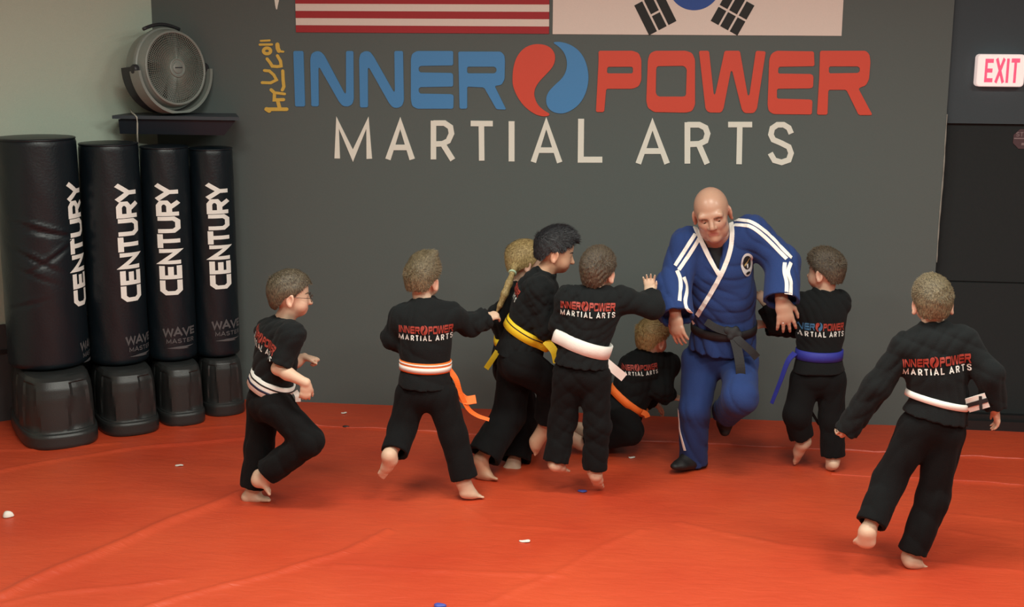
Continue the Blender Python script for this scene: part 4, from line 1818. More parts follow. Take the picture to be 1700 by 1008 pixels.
def surf_ribbon(bvh, pxs, width, m, parent, name, off=.004, th=.004, n=7):
    """strip lying on a garment along a path seen in the photograph"""
    P = []
    for p in catmull([np.array(q, float) for q in pxs], n):
        h = cast_px(bvh, *p)
        if h is not None:
            P.append(h)
    keep = [P[0]]
    for p in P[1:]:                               # drop jumps to a surface behind
        if np.linalg.norm(p - keep[-1]) < .09:
            keep.append(p)
    P = keep
    for _ in range(2):
        P = [P[0]] + [(a + 2 * b + c) / 4 for a, b, c in zip(P[:-2], P[1:-1], P[2:])] + [P[-1]]
    V = []
    k = len(P)
    pts, nrs = [], []
    for p in P:
        q = bvh.find_nearest(Vector(p))
        pts.append(np.array(q[0]))
        nrs.append(np.array(q[1]))
    nrs = np.array(nrs)
    for _ in range(4):
        nrs[1:-1] = (nrs[:-2] + nrs[2:] + nrs[1:-1]) / 3
    for i in range(k):
        d = nz(pts[min(i + 1, k - 1)] - pts[max(i - 1, 0)])
        w = nz(np.cross(d, nrs[i]))
        row = []
        for sx in (-1, -.33, .33, 1):
            q = pts[i] + w * sx * width / 2
            g = bvh.find_nearest(Vector(q))
            gp = np.array(g[0]) if g[0] is not None else q
            if np.linalg.norm(gp - q) > width * .6:
                gp = q
            row.append(gp)
        for q in row:
            V.append(q + nrs[i] * off)
        for q in row:
            V.append(q - nrs[i] * th)
    Fc = []
    for i in range(k - 1):
        a, b = i * 8, (i + 1) * 8
        for j in range(3):
            Fc.append((a + j, a + j + 1, b + j + 1, b + j))
        Fc.append((a, b, b + 4, a + 4))
        Fc.append((a + 3, a + 7, b + 7, b + 3))
    o = mesh_obj(name, V, Fc, m, parent, False)
    fix_normals(o)
    return o


def norm_letters():
    """the wall's lettering, turned into text units (width 1, y up)"""
    x0, x1 = 486.0, 1449.0
    yb, yt = 188.0, 82.0
    out = {'inner': [], 'power': [], 'swr': [], 'swb': [], 'white': []}
    f = lambda V: np.stack([(V[:, 0] - x0) / (x1 - x0), (yb - V[:, 1]) / (x1 - x0)], 1)
    for k in ('I', 'N1', 'N2', 'E1', 'R1'):
        V, T = letter_px(LET[k])
        out['inner'].append((f(V), T))
    for k in ('P', 'O', 'W', 'E2', 'R2'):
        V, T = letter_px(LET[k])
        out['power'].append((f(V), T))
    V, T = letter_px(SW_RED, True)
    out['swr'].append((f(V), T))
    V, T = letter_px(SW_BLUE, True)
    out['swb'].append((f(V), T))
    for z, w, strokes in MA:
        for s_ in strokes:
            V, T = stroke_mesh2d(s_, w * 1.45)
            V = np.array([z(p) for p in V])
            V[:, 0] = 486 + (V[:, 0] - 552) * (963 / 768)
            out['white'].append((f(V), T))
    return out


TXT = norm_letters()


def back_print(bvh, c, W, n, m1, m2, parent, stretch_y=1.4, ang=0.0, fx=.5):
    """print of the two lines on the back: c = pixel on the coloured line's base"""
    a = cast_px(bvh, *c)
    if a is None:
        print('print misses', c)
        return
    n = nz(n)
    u = nz(np.cross(np.array([0, 0, 1.0]), n))
    v = np.cross(n, u)
    u, v = u * math.cos(ang) + v * math.sin(ang), v * math.cos(ang) - u * math.sin(ang)
    org = a - u * W * fx

    def put(parts, m, name):
        V, T, sid = merge2d(parts, True)
        V = V * np.array([W, W * stretch_y])
        V, T, sid = subdiv(V, T, .012, sid)
        V3 = []
        ok = []
        for (x, y), si in zip(V, sid):
            p = org + u * x + v * y + n * .16
            h = bvh.ray_cast(Vector(p), Vector(-n), .34)
            if h[0] is None:
                V3.append(p - n * .22)
                ok.append(False)
            else:
                V3.append(np.array(h[0]) + n * (.0028 + .0004 * (si % 3)))
                ok.append(True)
        T = [t for t in T if ok[t[0]] and ok[t[1]] and ok[t[2]]]
        V3 = np.array(V3)
        T = [t for t in T if max(np.linalg.norm(V3[t[i]] - V3[t[i - 1]]) for i in range(3)) < .045]
        if T:
            mesh_obj(name, V3, T, m, parent)['kind'] = 'stuff'
    put(TXT['inner'], m1, 'back_print')
    put(TXT['power'] + TXT['swr'], m2, 'back_print')
    put(TXT['swb'], m1 if m1 is not M_TXR else M_TXR, 'back_print')
    put(TXT['white'], M_TXW, 'back_print')


def person(K):
    """K holds joints as (px, py, dy): a pixel of the photograph and the distance behind the person's own base plane"""
    y0 = K['y0']
    J = {k: on_y(v[0], v[1], y0 + v[2]) for k, v in K['j'].items()}
    s = K.get('s', 1.0)
    man = K.get('man', False)
    up = nz(J['neck'] - J['pelvis'])
    rt = nz(J['shR'] - J['shL'])
    rt = nz(rt - up * (rt @ up))
    fr = np.cross(up, rt)
    if K.get('verbose', True):
        D = lambda a, b: round(float(np.linalg.norm(J[a] - J[b])), 2)
        print(K['id'], 'sh', D('shL', 'shR'), 'uaL', D('shL', 'elL'), 'faL', D('elL', 'wrL'), 'uaR', D('shR', 'elR'), 'faR', D('elR', 'wrR'), 'torso', D('neck', 'pelvis'),
              'thL', D('hipL', 'knL'), 'shnL', D('knL', 'anL'), 'thR', D('hipR', 'knR'), 'shnR', D('knR', 'anR'), 'z an', np.round([J['anL'][2], J['anR'][2], J['heelL'][2], J['toeL'][2], J['heelR'][2], J['toeR'][2]], 2), 'head-neck', D('head', 'neck'))
    t = thing('person', K['label'], 'person', tuple(np.round(np.array([J['pelvis'][0], J['pelvis'][1], 0]), 4)), K.get('group'))
    pts = np.array(list(J.values()))
    lo, hi = pts.min(0) - .2, pts.max(0) + .2
    lo[2] = max(lo[2], -.03)
    h = K.get('h', .0042)
    hs = K.get('hs', .90)
    hf = nz(K['hf'])
    hu = nz(K.get('hu', (0, 0, 1)))
    HC = J['head']
    # ---------------- body
    f = Field(lo, hi, h)
    wst = J['pelvis'] + (J['neck'] - J['pelvis']) * .38
    chs = J['pelvis'] + (J['neck'] - J['pelvis']) * .74
    tw = K.get('tw', 1.0) * s
    f.cap(J['pelvis'], wst, .092 * tw, .090 * tw, .03, fr, .72)
    f.cap(wst, chs, .096 * tw, .112 * tw, .03, fr, .72)
    f.cap(chs, J['neck'] - up * .03, .105 * tw, .06 * tw, .03, fr, .72)
    for q in ('L', 'R'):
        sg_ = 1 if q == 'R' else -1
        f.cap(chs + up * .03, J['sh' + q], .06 * s, .042 * s, .03)
        f.cap(J['sh' + q], J['el' + q], .036 * s, .029 * s, .015)
        el, wr = J['el' + q], J['wr' + q]
        mid = el + (wr - el) * .35
        f.cap(el, mid, .031 * s, .032 * s, .015)
        f.cap(mid, wr, .032 * s, .022 * s, .015)
        hk = K.get('hand' + q, {})
        d = hk.get('d', None)
        d = nz(wr - el) if d is None else nz(d)
        n_ = hk.get('n', None)
        if n_ is None:
            n_ = nz(np.cross(d, fr) * 1.0 + rt * sg_)
        hand(f, wr, d, n_, hk.get('s', -1 if q == 'R' else 1), hk.get('L', .125 * s), hk.get('curl', (.35, .45, .3)), hk.get('spread', .08), hk.get('thumb', .7))
        f.cap(J['pelvis'], J['hip' + q], .075 * s, .060 * s, .03)
        f.cap(J['hip' + q], J['kn' + q], .060 * s, .042 * s, .02)
        kn, an = J['kn' + q], J['an' + q]
        back = nz(np.cross(nz(an - kn), rt))
        mid = kn + (an - kn) * .3
        f.cap(kn, mid, .042 * s, .043 * s, .02)
        f.cap(mid, an, .043 * s, .029 * s, .02)
        if not K.get('shoes'):
            fu = K.get('footup' + q, nz(kn - an) + np.array([0, 0, .3]))
            foot(f, an, J['heel' + q], J['toe' + q], fu, s)
    nb = HC - hu * .085 * hs + hf * -.012 * hs
    f.cap(J['neck'] - up * .02, nb, .048 * s * K.get('nk', 1), .046 * s * K.get('nk', 1), .02)
    head(f, HC, hf, hu, hs, man)
    V, Q = f.mesh()
    V = relax(V, Q, 1, .4)
    bo = mesh_obj('body', V, Q, K.get('skin', M_SKIN), t, True)
    a_, b_, c_ = tint_head(V, HC, hf, hu, hs)
    tint = np.ones((len(V), 3))
    lipu = -.078 if man else -.070
    lip = np.exp(-((a_ / .022) ** 4)) * np.exp(-(((c_ - lipu) / .010) ** 4)) * (b_ > .075)
    tint *= 1 - lip[:, None] * np.array([.12, .38, .30])
    ear = np.exp(-(((np.abs(a_) - .082) / .012) ** 2)) * np.exp(-(((c_ + .03) / .04) ** 4)) * (np.abs(b_) < .04)
    tint *= 1 - ear[:, None] * np.array([.0, .14, .12])
    chk = np.exp(-(((np.abs(a_) - .040) / .022) ** 2)) * np.exp(-(((c_ + .05) / .022) ** 2)) * (b_ > .03)
    tint *= 1 - chk[:, None] * np.array([.0, .14, .10]) * (.5 if man else 1)
    set_tint(bo, tint)
    # ---------------- eyes and brows
    fr_h = nz(hf)
    up_h = nz(hu - fr_h * (hu @ fr_h))
    rt_h = np.cross(fr_h, up_h)
    PH = lambda r, g, u: HC + (rt_h * r + fr_h * g + up_h * u) * hs
    if K.get('face', True):
        hd_b = bvh_of(V, Q)
        for k in (-1, 1):
            ec = PH(k * .032, .075 if man else .0675, -.016 if man else -.018)
            b = MB()
            b.lathe([(.0125 * hs * math.sin(a), .0125 * hs * math.cos(a)) for a in np.linspace(.01, math.pi - .01, 12)], 16, np.array([rt_h, up_h, fr_h]), ec)
            e = fix_normals(b.build('eye', M_EYEW, t, True))
            b = MB()
            gz = nz(fr_h + up_h * (-.25 if man else 0) - rt_h * .15 * (1 if man else 0))
            b.lathe([(.0001, .0132 * hs), (.0062 * hs, .0116 * hs), (.0066 * hs, .0106 * hs)], 14, np.array([rt_h, up_h, gz]), ec, False)
            fix_normals(b.build('iris', M_EYED, e, True))
            # brow follows the forehead
            P = []
            for x in np.linspace(.014, .050, 6):
                q = PH(k * x, .2, (-.004 if man else .004) + (.002 if man else .004) * math.sin((x - .014) / .036 * math.pi) + (.05 * (x - .014) if man else 0))
                hh_ = hd_b.ray_cast(Vector(q), Vector(-fr_h), .3)
                P.append(np.array(hh_[0]) + fr_h * .0008 if hh_[0] is not None else q - fr_h * .1)
            b = MB()
            b.tube(P, (.0017 if man else .0026) * hs, 6, taper=[.7, 1, 1, 1, .8, .4])
            b.build('eyebrow', K.get('brow', H_BROWN), t, True)
            if man:
                for up2, rr_, zz_ in ((True, .0136, .0), ):
                    b = MB()
                    V_ = []
                    F_ = []
                    for i in range(9):
                        ph = math.pi * (i / 8)
                        for j in range(5):
                            th = math.radians(-8 + 60 * j / 4)
                            dv = rt_h * math.cos(ph) * math.cos(th) + fr_h * math.sin(ph) * math.cos(th) + up_h * math.sin(th)
                            V_.append(ec + dv * rr_ * hs)
                    for i in range(8):
                        for j in range(4):
                            F_.append((i * 5 + j, i * 5 + j + 1, (i + 1) * 5 + j + 1, (i + 1) * 5 + j))
                    lid = mesh_obj('eyelid', V_, F_, K.get('skin', M_SKIN), t, True)
                    set_tint(lid, np.tile(np.array([[.92, .84, .82]]), (len(V_), 1)))
    # ---------------- trousers
    pr = K.get('pr', {})
    f = Field(lo, hi, K.get('hc', .006))
    f.cap(J['pelvis'] - up * .0, J['pelvis'] + up * .05 * s, .112 * tw, .102 * tw, .03, fr, .80)
    for q in ('L', 'R'):
        rk = pr.get(q, (.084, .070, .070))
        hp, kn, an = J['hip' + q], J['kn' + q], J['an' + q]
        f.cap(J['pelvis'], hp, .098 * s, rk[0] * s, .03)
        f.cap(hp, kn, rk[0] * s, rk[1] * s, .025)
        hem = J.get('hem' + q, an)
        f.cap(kn, hem, rk[1] * s, rk[2] * s, .03, end=True, hollow=.018)
    f.wrinkle(K.get('pw', .0030), 26, K['seed'] + 1, (1, 1, .55))
    V, Q = f.mesh()
    V = relax(V, Q, 1, .4)
    pm = mesh_obj('trousers', V, Q, K.get('pmat', M_PANT), t, True)
    pb_ = bvh_of(V, Q)
    # ---------------- jacket
    f = Field(lo, hi, K.get('hc', .006))
    jw = K.get('jw', 1.0) * tw
    bc = J['belt']
    ba = nz(K.get('baxis', up))
    f.cap(bc - ba * .01, bc + (chs - bc) * .5, .112 * jw, .126 * jw, .03, fr, .78)
    f.cap(bc + (chs - bc) * .5, chs, .126 * jw, .128 * jw, .03, fr, .78)
    f.cap(chs, J['neck'] - up * .035 * s, .122 * jw, .068 * s, .035, fr, .78)
    cut_len = K.get('sleeve', 1.0)
    rs = K.get('rs', (.058, .056, .060))
    for q in ('L', 'R'):
        r3 = K.get('rs' + q, rs)
        sh, el, wr = J['sh' + q], J['el' + q], J['wr' + q]
        f.cap(chs + up * .02 * s, sh - up * .01, .080 * s, r3[0] * s, .05)
        f.cap(J['neck'] - up * .055 * s, sh + up * .004, .056 * s, r3[0] * s * .92, .05)
        if cut_len >= 1:
            f.cap(sh, el, r3[0] * s, r3[1] * s, .03)
            cu = J.get('cuff' + q, wr + (el - wr) * .06)
            f.cap(el, cu, r3[1] * s, r3[2] * s, .03, end=True, hollow=.016)
        else:
            f.cap(sh, sh + (el - sh) * cut_len, r3[0] * s, r3[2] * s, .03, end=True, hollow=.016)
    if K.get('collar', True):
        f.cap(J['neck'] - up * .05 * s, J['neck'] + nz(nb - J['neck']) * K.get('ch', .026) * s, .070 * s, .058 * s * K.get('nk', 1), .015, end=True, hollow=.009)
    sk = J.get('skirt', bc - ba * .10 * s)
    f.cap(bc + ba * .01, sk, .116 * jw, K.get('skr', .142) * jw, .02, fr, .84, end=True, hollow=.021)
    if K.get('vneck'):
        A3 = [cast for cast in (on_y(p[0], p[1], y0 + p[2]) for p in K['vneck'])]
        A3 = np.array(A3)
        cen = A3.mean(0)
        fv = fr
        pls = []
        for i in range(3):
            a3, b3 = A3[i], A3[(i + 1) % 3]
            nn_ = nz(np.cross(b3 - a3, fv))
            if nn_ @ (cen - a3) > 0:
                nn_ = -nn_
            pls.append((a3, nn_))

        def vf(X, Y, Z):
            d = None
            for a3, nn_ in pls:
                g = (X - a3[0]) * nn_[0] + (Y - a3[1]) * nn_[1] + (Z - a3[2]) * nn_[2]
                d = g if d is None else np.maximum(d, g)
            g = -((X - cen[0]) * fv[0] + (Y - cen[1]) * fv[1] + (Z - cen[2]) * fv[2]) - .055
            return np.maximum(d, g)
        f.func(vf, A3.min(0) - .2, A3.max(0) + .2, .006, 's')
    f.wrinkle(K.get('jwr', .0036), 42, K['seed'])
    # loose cloth hangs over the belt: a soft ridge just above it
    V, Q = f.mesh()
    V = relax(V, Q, 1, .4)
    jm = mesh_obj(K.get('jname', 'jacket'), V, Q, K.get('jmat', M_GI), t, True)
    jb = bvh_of(V, Q)
    res = dict(t=t, J=J, up=up, rt=rt, fr=fr, jb=jb, pb=pb_, PH=PH, jacket=jm, trousers=pm, s=s, hs=hs, hf=fr_h, hu=up_h, hr=rt_h)
    # ---------------- belt
    if 'belt_m' in K:
        bo_, mx_, x, y = belt(jb, bc, ba, fr, K.get('bh', .042), K['belt_m'], t, lim=.152 * jw + .012)
        res['belt'] = bo_
        for lo_, hi_, m_ in K.get('stripes', []):
            belt_stripe(bc, ba, mx_, x, y, lo_, hi_, m_, bo_, .0072)
        for tail in K.get('tails', []):
            P = [on_y(p[0], p[1], y0 + p[2]) for p in tail['p']]
            ribbon(P, tail.get('w', .036), tail.get('n', -CF), tail.get('m', K['belt_m']), bo_, 'belt_tail', twist=tail.get('tw', 0))
    if K.get('print'):
        pk = K['print']
        n_ = pk.get('n', None)
        n_ = -fr if n_ is None else np.array(n_, float)
        back_print(jb, pk['c'], pk['w'], n_, pk.get('m1', M_TXR), M_TXR, jm, pk.get('sy', 1.4), math.radians(pk.get('ang', 0)), pk.get('fx', .5))
    if K.get('hair'):
        make_hair(HC, hf, hu, hs, K['hair'], t, K.get('style', {}), K['seed'], thick=K.get('hth', .010), ln=K.get('hln', .018), nst=K.get('nst', 6000))
    return res

# ------------------------------------------------------------------ the people
KID = 'children in black martial arts uniforms'
K1 = dict(id='k1', seed=11, y0=6.20, hs=1.03, hf=(.92, .38, -.10), hu=(-.10, 0, 1), label='boy with glasses in black t-shirt and white belt with navy stripes, running', group=None,
          j=dict(head=(481, 486, .02), neck=(468, 534, .03), shR=(484, 556, -.09), shL=(446, 551, .13), elR=(461, 612, -.13), wrR=(508, 636, -.15), elL=(486, 603, .22), wrL=(505, 593, .22),
                 pelvis=(446, 664, .02), belt=(451, 638, .02), skirt=(449, 652, .02), hipR=(458, 674, -.05), hipL=(438, 672, .08), knR=(514, 732, -.07), anR=(430, 797, -.03), heelR=(420, 788, -.02), toeR=(449, 824, -.05),
                 hemR=(445, 783, -.04), knL=(430, 745, .08), anL=(421, 815, .06), hemL=(421, 808, .06), heelL=(404, 834, .05), toeL=(452, 832, .04)),
          jname='t_shirt', sleeve=.86, rs=(.058, .056, .062), collar=False, skr=.115, handR=dict(d=(-.15, .0, -1), n=(.3, -1, 0), curl=(.5, .5, .4)), handL=dict(d=(.9, .2, -.2), n=(0, .2, 1), curl=(1.2, 1.3, .8)),
          belt_m=M_BW, bh=.082, baxis=(.36, 0, .93), stripes=[(-.016, -.005, M_BN), (.014, .021, M_BK)], tails=[dict(p=[(490, 650, -.04), (494, 657, -.05), (495, 667, -.05)], m=M_BW, w=.026)],
          print=dict(c=(437, 573), w=.28, ang=-14, n=(-.65, -.76, 0), fx=.56), hair=H_BROWN, style=dict(front=.052, ear=-.008, nape=-.085, top=.012, rough=.0015, freq=60, combf=.6, lift=.12), hln=.016, footupR=(.6, .2, .9), nk=1.06)
K2 = dict(id='k2', seed=23, y0=6.43, hs=1.0, hf=(.30, .95, -.04), hu=(0, 0, 1), label='blond boy with orange and white belt seen from behind, reaching for a ponytail',
          j=dict(head=(701, 461, .03), neck=(706, 503, .0), shL=(669, 527, -.01), shR=(746, 523, .05), elL=(653, 560, .02), wrL=(690, 578, .16), elR=(780, 540, .15), wrR=(806, 529, .24),
                 pelvis=(706, 648, 0), belt=(707, 605, 0), skirt=(706, 640, 0), hipL=(685, 654, 0), hipR=(731, 656, 0), knL=(668, 712, -.02), anL=(646, 757, -.16), hemL=(655, 752, -.13), heelL=(654, 765, -.18), toeL=(630, 795, -.13),
                 knR=(753, 722, .0), anR=(769, 800, -.02), hemR=(771, 794, -.02), heelR=(765, 824, -.04), toeR=(803, 827, .0)),
          handR=dict(d=(.7, .5, .15), n=(.1, -.6, .8), curl=(.6, .6, .5)), footupL=(-.1, 1, .6), belt_m=M_BO, bh=.056, baxis=(.04, 0, 1), stripes=[(-.020, .005, M_BW), (.013, .021, M_BW)],
          tails=[dict(p=[(744, 612, .0), (757, 630, .0), (764, 652, .01), (777, 678, .03), (792, 690, .05), (812, 697, .07)], n=(0, -1, .6), w=lambda t: .030 - .012 * t), dict(p=[(757, 650, .03), (772, 664, .03), (790, 663, .05)], n=(0, -1, .6), w=.045)],
          print=dict(c=(709, 556), w=.275), hair=H_LIGHT, style=dict(front=.05, ear=.008, nape=-.060, top=.014, spike=True, rough=.002, freq=80, combf=.7, combu=.35, combr=.2, lift=.5), hln=.026)
K3 = dict(id='yellow', seed=31, y0=6.83, hs=1.06, s=1.06, hf=(.95, .22, -.28), hu=(.15, 0, 1), label='black haired boy with yellow belt in profile, one knee lifted',
          j=dict(head=(922, 413, .0), neck=(900, 455, .0), shR=(897, 482, -.12), shL=(897, 476, .14), elR=(910, 545, -.12), wrR=(932, 562, .0), elL=(925, 535, .16), wrL=(950, 545, .2),
                 pelvis=(862, 598, 0), belt=(873, 548, 0), skirt=(861, 590, 0), hipR=(866, 604, -.08), hipL=(856, 606, .08), knR=(919, 640, .03), anR=(904, 712, .08), hemR=(908, 698, .07), heelR=(884, 727, .08), toeR=(890, 757, .06),
                 knL=(845, 690, .05), anL=(797, 765, -.09), hemL=(803, 757, -.09), heelL=(789, 792, -.09), toeL=(828, 799, -.13)),
          pr=dict(L=(.090, .082, .088), R=(.092, .080, .070)), jw=1.03, rs=(.058, .060, .060), belt_m=M_BY, bh=.060, baxis=(.50, 0, .88), stripes=[(.008, .013, M_BK)],
          tails=[dict(p=[(906, 566, -.16), (920, 583, -.18), (925, 602, -.18)], w=.042)], print=dict(c=(857, 490), w=.26, n=(-.82, -.55, .2), ang=-24, fx=.90),
          skin=M_SKIN2, hair=H_BLACK, brow=H_BLACK, style=dict(front=.056, ear=.000, nape=-.072, top=.022, rough=.0015, freq=70, combf=.55, combu=.35, lift=.6), hln=.026)
K4 = dict(id='girl', seed=41, y0=7.17, hs=1.0, hf=(.92, .38, -.1), hu=(0, 0, 1), label='girl with long blond ponytail behind the black haired boy',
          j=dict(head=(872, 431, .0), neck=(864, 474, .0), shR=(857, 497, -.11), shL=(872, 490, .13), elR=(826, 524, -.12), wrR=(838, 552, -.05), elL=(906, 508, .18), wrL=(930, 486, .2),
                 pelvis=(850, 612, 0), belt=(852, 566, 0), skirt=(850, 600, 0), hipR=(853, 618, -.07), hipL=(850, 618, .07), knR=(868, 695, -.04), anR=(853, 768, -.18), hemR=(855, 764, -.18), heelR=(836, 786, -.22), toeR=(880, 788, -.22),
                 knL=(876, 695, .08), anL=(866, 762, .1), hemL=(867, 757, .1), heelL=(855, 777, .1), toeL=(893, 779, .1)),
          pr=dict(L=(.088, .078, .085), R=(.088, .078, .088)), handL=dict(d=(.9, 0, .3), n=(0, -.5, .9), curl=(.9, .9, .6)), belt_m=M_BY, bh=.042, tails=[dict(p=[(828, 580, -.1), (818, 596, -.12), (807, 612, -.12)], w=.030)],
          hair=H_BLOND, style=dict(front=.052, ear=-.03, nape=-.08, top=.004, rough=.0015, freq=120, combf=-.9, combu=-.3, lift=.03), hth=.013, hln=.022)
K5 = dict(id='white', seed=53, y0=6.55, hs=1.0, hf=(.38, .92, .0), hu=(.05, 0, 1), label='brown haired boy with plain white belt seen from behind, arm stretched toward the instructor',
          j=dict(head=(993, 447, .03), neck=(989, 484, .01), shL=(944, 496, .0), shR=(1033, 497, .02), elL=(931, 540, .02), wrL=(950, 562, .10), elR=(1084, 511, .04), wrR=(1078, 490, .11),
                 pelvis=(966, 618, 0), belt=(969, 570, 0), skirt=(966, 605, 0), hipL=(946, 624, 0), hipR=(986, 624, 0), knL=(934, 698, .04), anL=(922, 770, 0), hemL=(923, 766, 0), heelL=(916, 780, -.05), toeL=(940, 784, .08),
                 knR=(992, 707, .0), anR=(987, 782, 0), hemR=(987, 778, 0), heelR=(986, 796, -.05), toeR=(994, 811, .09)),
          pr=dict(L=(.085, .070, .066), R=(.085, .066, .064)), cuffR_=1, handR=dict(d=(-.08, .1, 1), n=(.0, 1, .1), s=-1, curl=(.25, .25, .2), spread=.16), belt_m=M_BW, bh=.072, baxis=(.30, 0, .95),
          tails=[dict(p=[(1004, 600, -.02), (1018, 612, -.01), (1036, 627, .03)], w=.045, n=(0, -1, .3))], print=dict(c=(976, 517), w=.275, ang=-1),
          hair=H_DARK, style=dict(front=.05, ear=-.006, nape=-.080, top=.018, rough=.0018, freq=95, combf=.4, combr=-.4, combu=.0, lift=.15), hln=.022)
K6 = dict(id='floor', seed=61, y0=7.33, hs=.98, hf=(.62, .75, -.1), hu=(.1, 0, 1), label='blond boy with orange belt sprawled on the mat behind the white belted boy',
          j=dict(head=(1083, 558, .0), neck=(1079, 590, -.01), shL=(1050, 610, -.03), shR=(1110, 605, .04), elL=(1058, 645, .14), wrL=(1085, 668, .2), elR=(1097, 645, -.05), wrR=(1108, 659, .0),
                 pelvis=(1026, 688, -.02), belt=(1044, 664, -.02), skirt=(1030, 684, -.02), hipL=(1010, 694, .05), hipR=(1034, 696, -.08), knR=(1045, 716, -.12), anR=(966, 737, -.08), hemR=(974, 736, -.08), heelR=(958, 728, -.08), toeR=(925, 744, -.08),
                 knL=(1002, 716, .16), anL=(972, 716, .10), hemL=(977, 717, .10), heelL=(968, 706, .08), toeL=(962, 732, .1)),
          pr=dict(L=(.080, .070, .062), R=(.085, .075, .060)), jw=.95, handR=dict(d=(1, .1, -.1), n=(0, -.2, 1)), belt_m=M_BO, bh=.046, baxis=(.62, 0, .78),
          tails=[dict(p=[(1066, 684, -.10), (1073, 688, -.1), (1075, 693, -.1)], w=.03)], print=dict(c=(1062, 616), w=.21, ang=6),
          hair=H_BLOND, style=dict(front=.05, ear=-.004, nape=-.070, top=.018, rough=.0018, freq=90, combf=.5, combr=.3, combu=.15, lift=.4), hln=.026, footupR=(.2, .2, 1), footupL=(-1, 0, .4))
K7 = dict(id='blue', seed=71, y0=7.14, hs=1.0, hf=(-.80, .58, -.05), hu=(0, 0, 1), label='dark haired boy with blue belt seen from behind, grabbing the instructor\'s side',
          j=dict(head=(1371, 447, .02), neck=(1366, 487, .02), shL=(1325, 506, .0), shR=(1391, 502, .06), elL=(1291, 536, .10), wrL=(1273, 507, .14), elR=(1352, 548, .24), wrR=(1270, 538, .18),
                 pelvis=(1359, 626, 0), belt=(1359, 587, 0), skirt=(1359, 616, 0), hipL=(1338, 630, 0), hipR=(1379, 630, 0), knL=(1323, 688, -.04), anL=(1335, 733, .02), hemL=(1330, 724, .0), heelL=(1342, 739, -.03), toeL=(1322, 773, .08),
                 knR=(1381, 695, .0), anR=(1383, 762, 0), hemR=(1383, 756, 0), heelR=(1387, 776, -.05), toeR=(1374, 781, .05)),
          pr=dict(L=(.082, .072, .066), R=(.080, .066, .064)), handL=dict(d=(-.6, .1, .8), n=(.3, -.9, .2), curl=(.6, .6, .4)), handR=dict(d=(-1, 0, .1), n=(0, -.3, 1), curl=(.5, .5, .4)), belt_m=M_BB, bh=.055, baxis=(.02, 0, 1),
          tails=[dict(p=[(1320, 586, -.04), (1308, 600, -.06), (1296, 632, -.07), (1281, 670, -.08)], w=lambda t: .035 - .014 * t, m=M_BB, n=(-.7, -.7, .1)), dict(p=[(1345, 680, .10), (1352, 692, .1), (1360, 705, .1)], w=.015, m=M_BK)],
          print=dict(c=(1364, 550), w=.27, m1=M_TXB), hair=H_DARK, style=dict(front=.05, ear=-.004, nape=-.072, top=.018, rough=.0018, freq=95, combf=.5, combr=.3, combu=.1, lift=.4), hln=.026)
K8 = dict(id='right', seed=83, y0=5.82, hs=.98, hf=(.05, .99, -.02), hu=(-.04, 0, 1), label='light brown haired boy with white and black striped belt leaning into a turn, sleeves hanging',
          j=dict(head=(1549, 500, .03), neck=(1551, 545, .01), shL=(1505, 577, .0), shR=(1598, 566, .0), elL=(1456, 642, .0), wrL=(1411, 706, .03), cuffL=(1404, 717, .03), elR=(1642, 622, -.05), wrR=(1652, 678, -.02),
                 pelvis=(1546, 700, 0), belt=(1560, 664, 0), skirt=(1552, 692, 0), hipL=(1524, 714, 0), hipR=(1568, 716, 0), knL=(1477, 796, .0), anL=(1440, 884, -.14), hemL=(1446, 870, -.12), heelL=(1446, 905, -.16), toeL=(1414, 901, -.10),
                 knR=(1548, 827, .02), anR=(1511, 926, 0), hemR=(1515, 915, 0), heelR=(1504, 939, -.03), toeR=(1537, 942, .02)),
          pr=dict(L=(.085, .070, .068), R=(.085, .070, .066)), handL=dict(L=.11, curl=(.9, .8, .5)), rs=(.058, .058, .054), belt_m=M_BW, bh=.030, baxis=(.22, .05, 1), footupL=(-.3, 1, .4),
          tails=[dict(p=[(1604, 674, -.05), (1622, 669, -.08), (1639, 664, -.09)], w=.066, n=(0, -1, 0))], print=dict(c=(1558, 610), w=.285, ang=8),
          hair=H_LIGHT, style=dict(front=.05, ear=.002, nape=-.066, top=.020, rough=.0012, freq=80, combf=.5, combr=-.3, combu=.15, lift=.3), hln=.020)
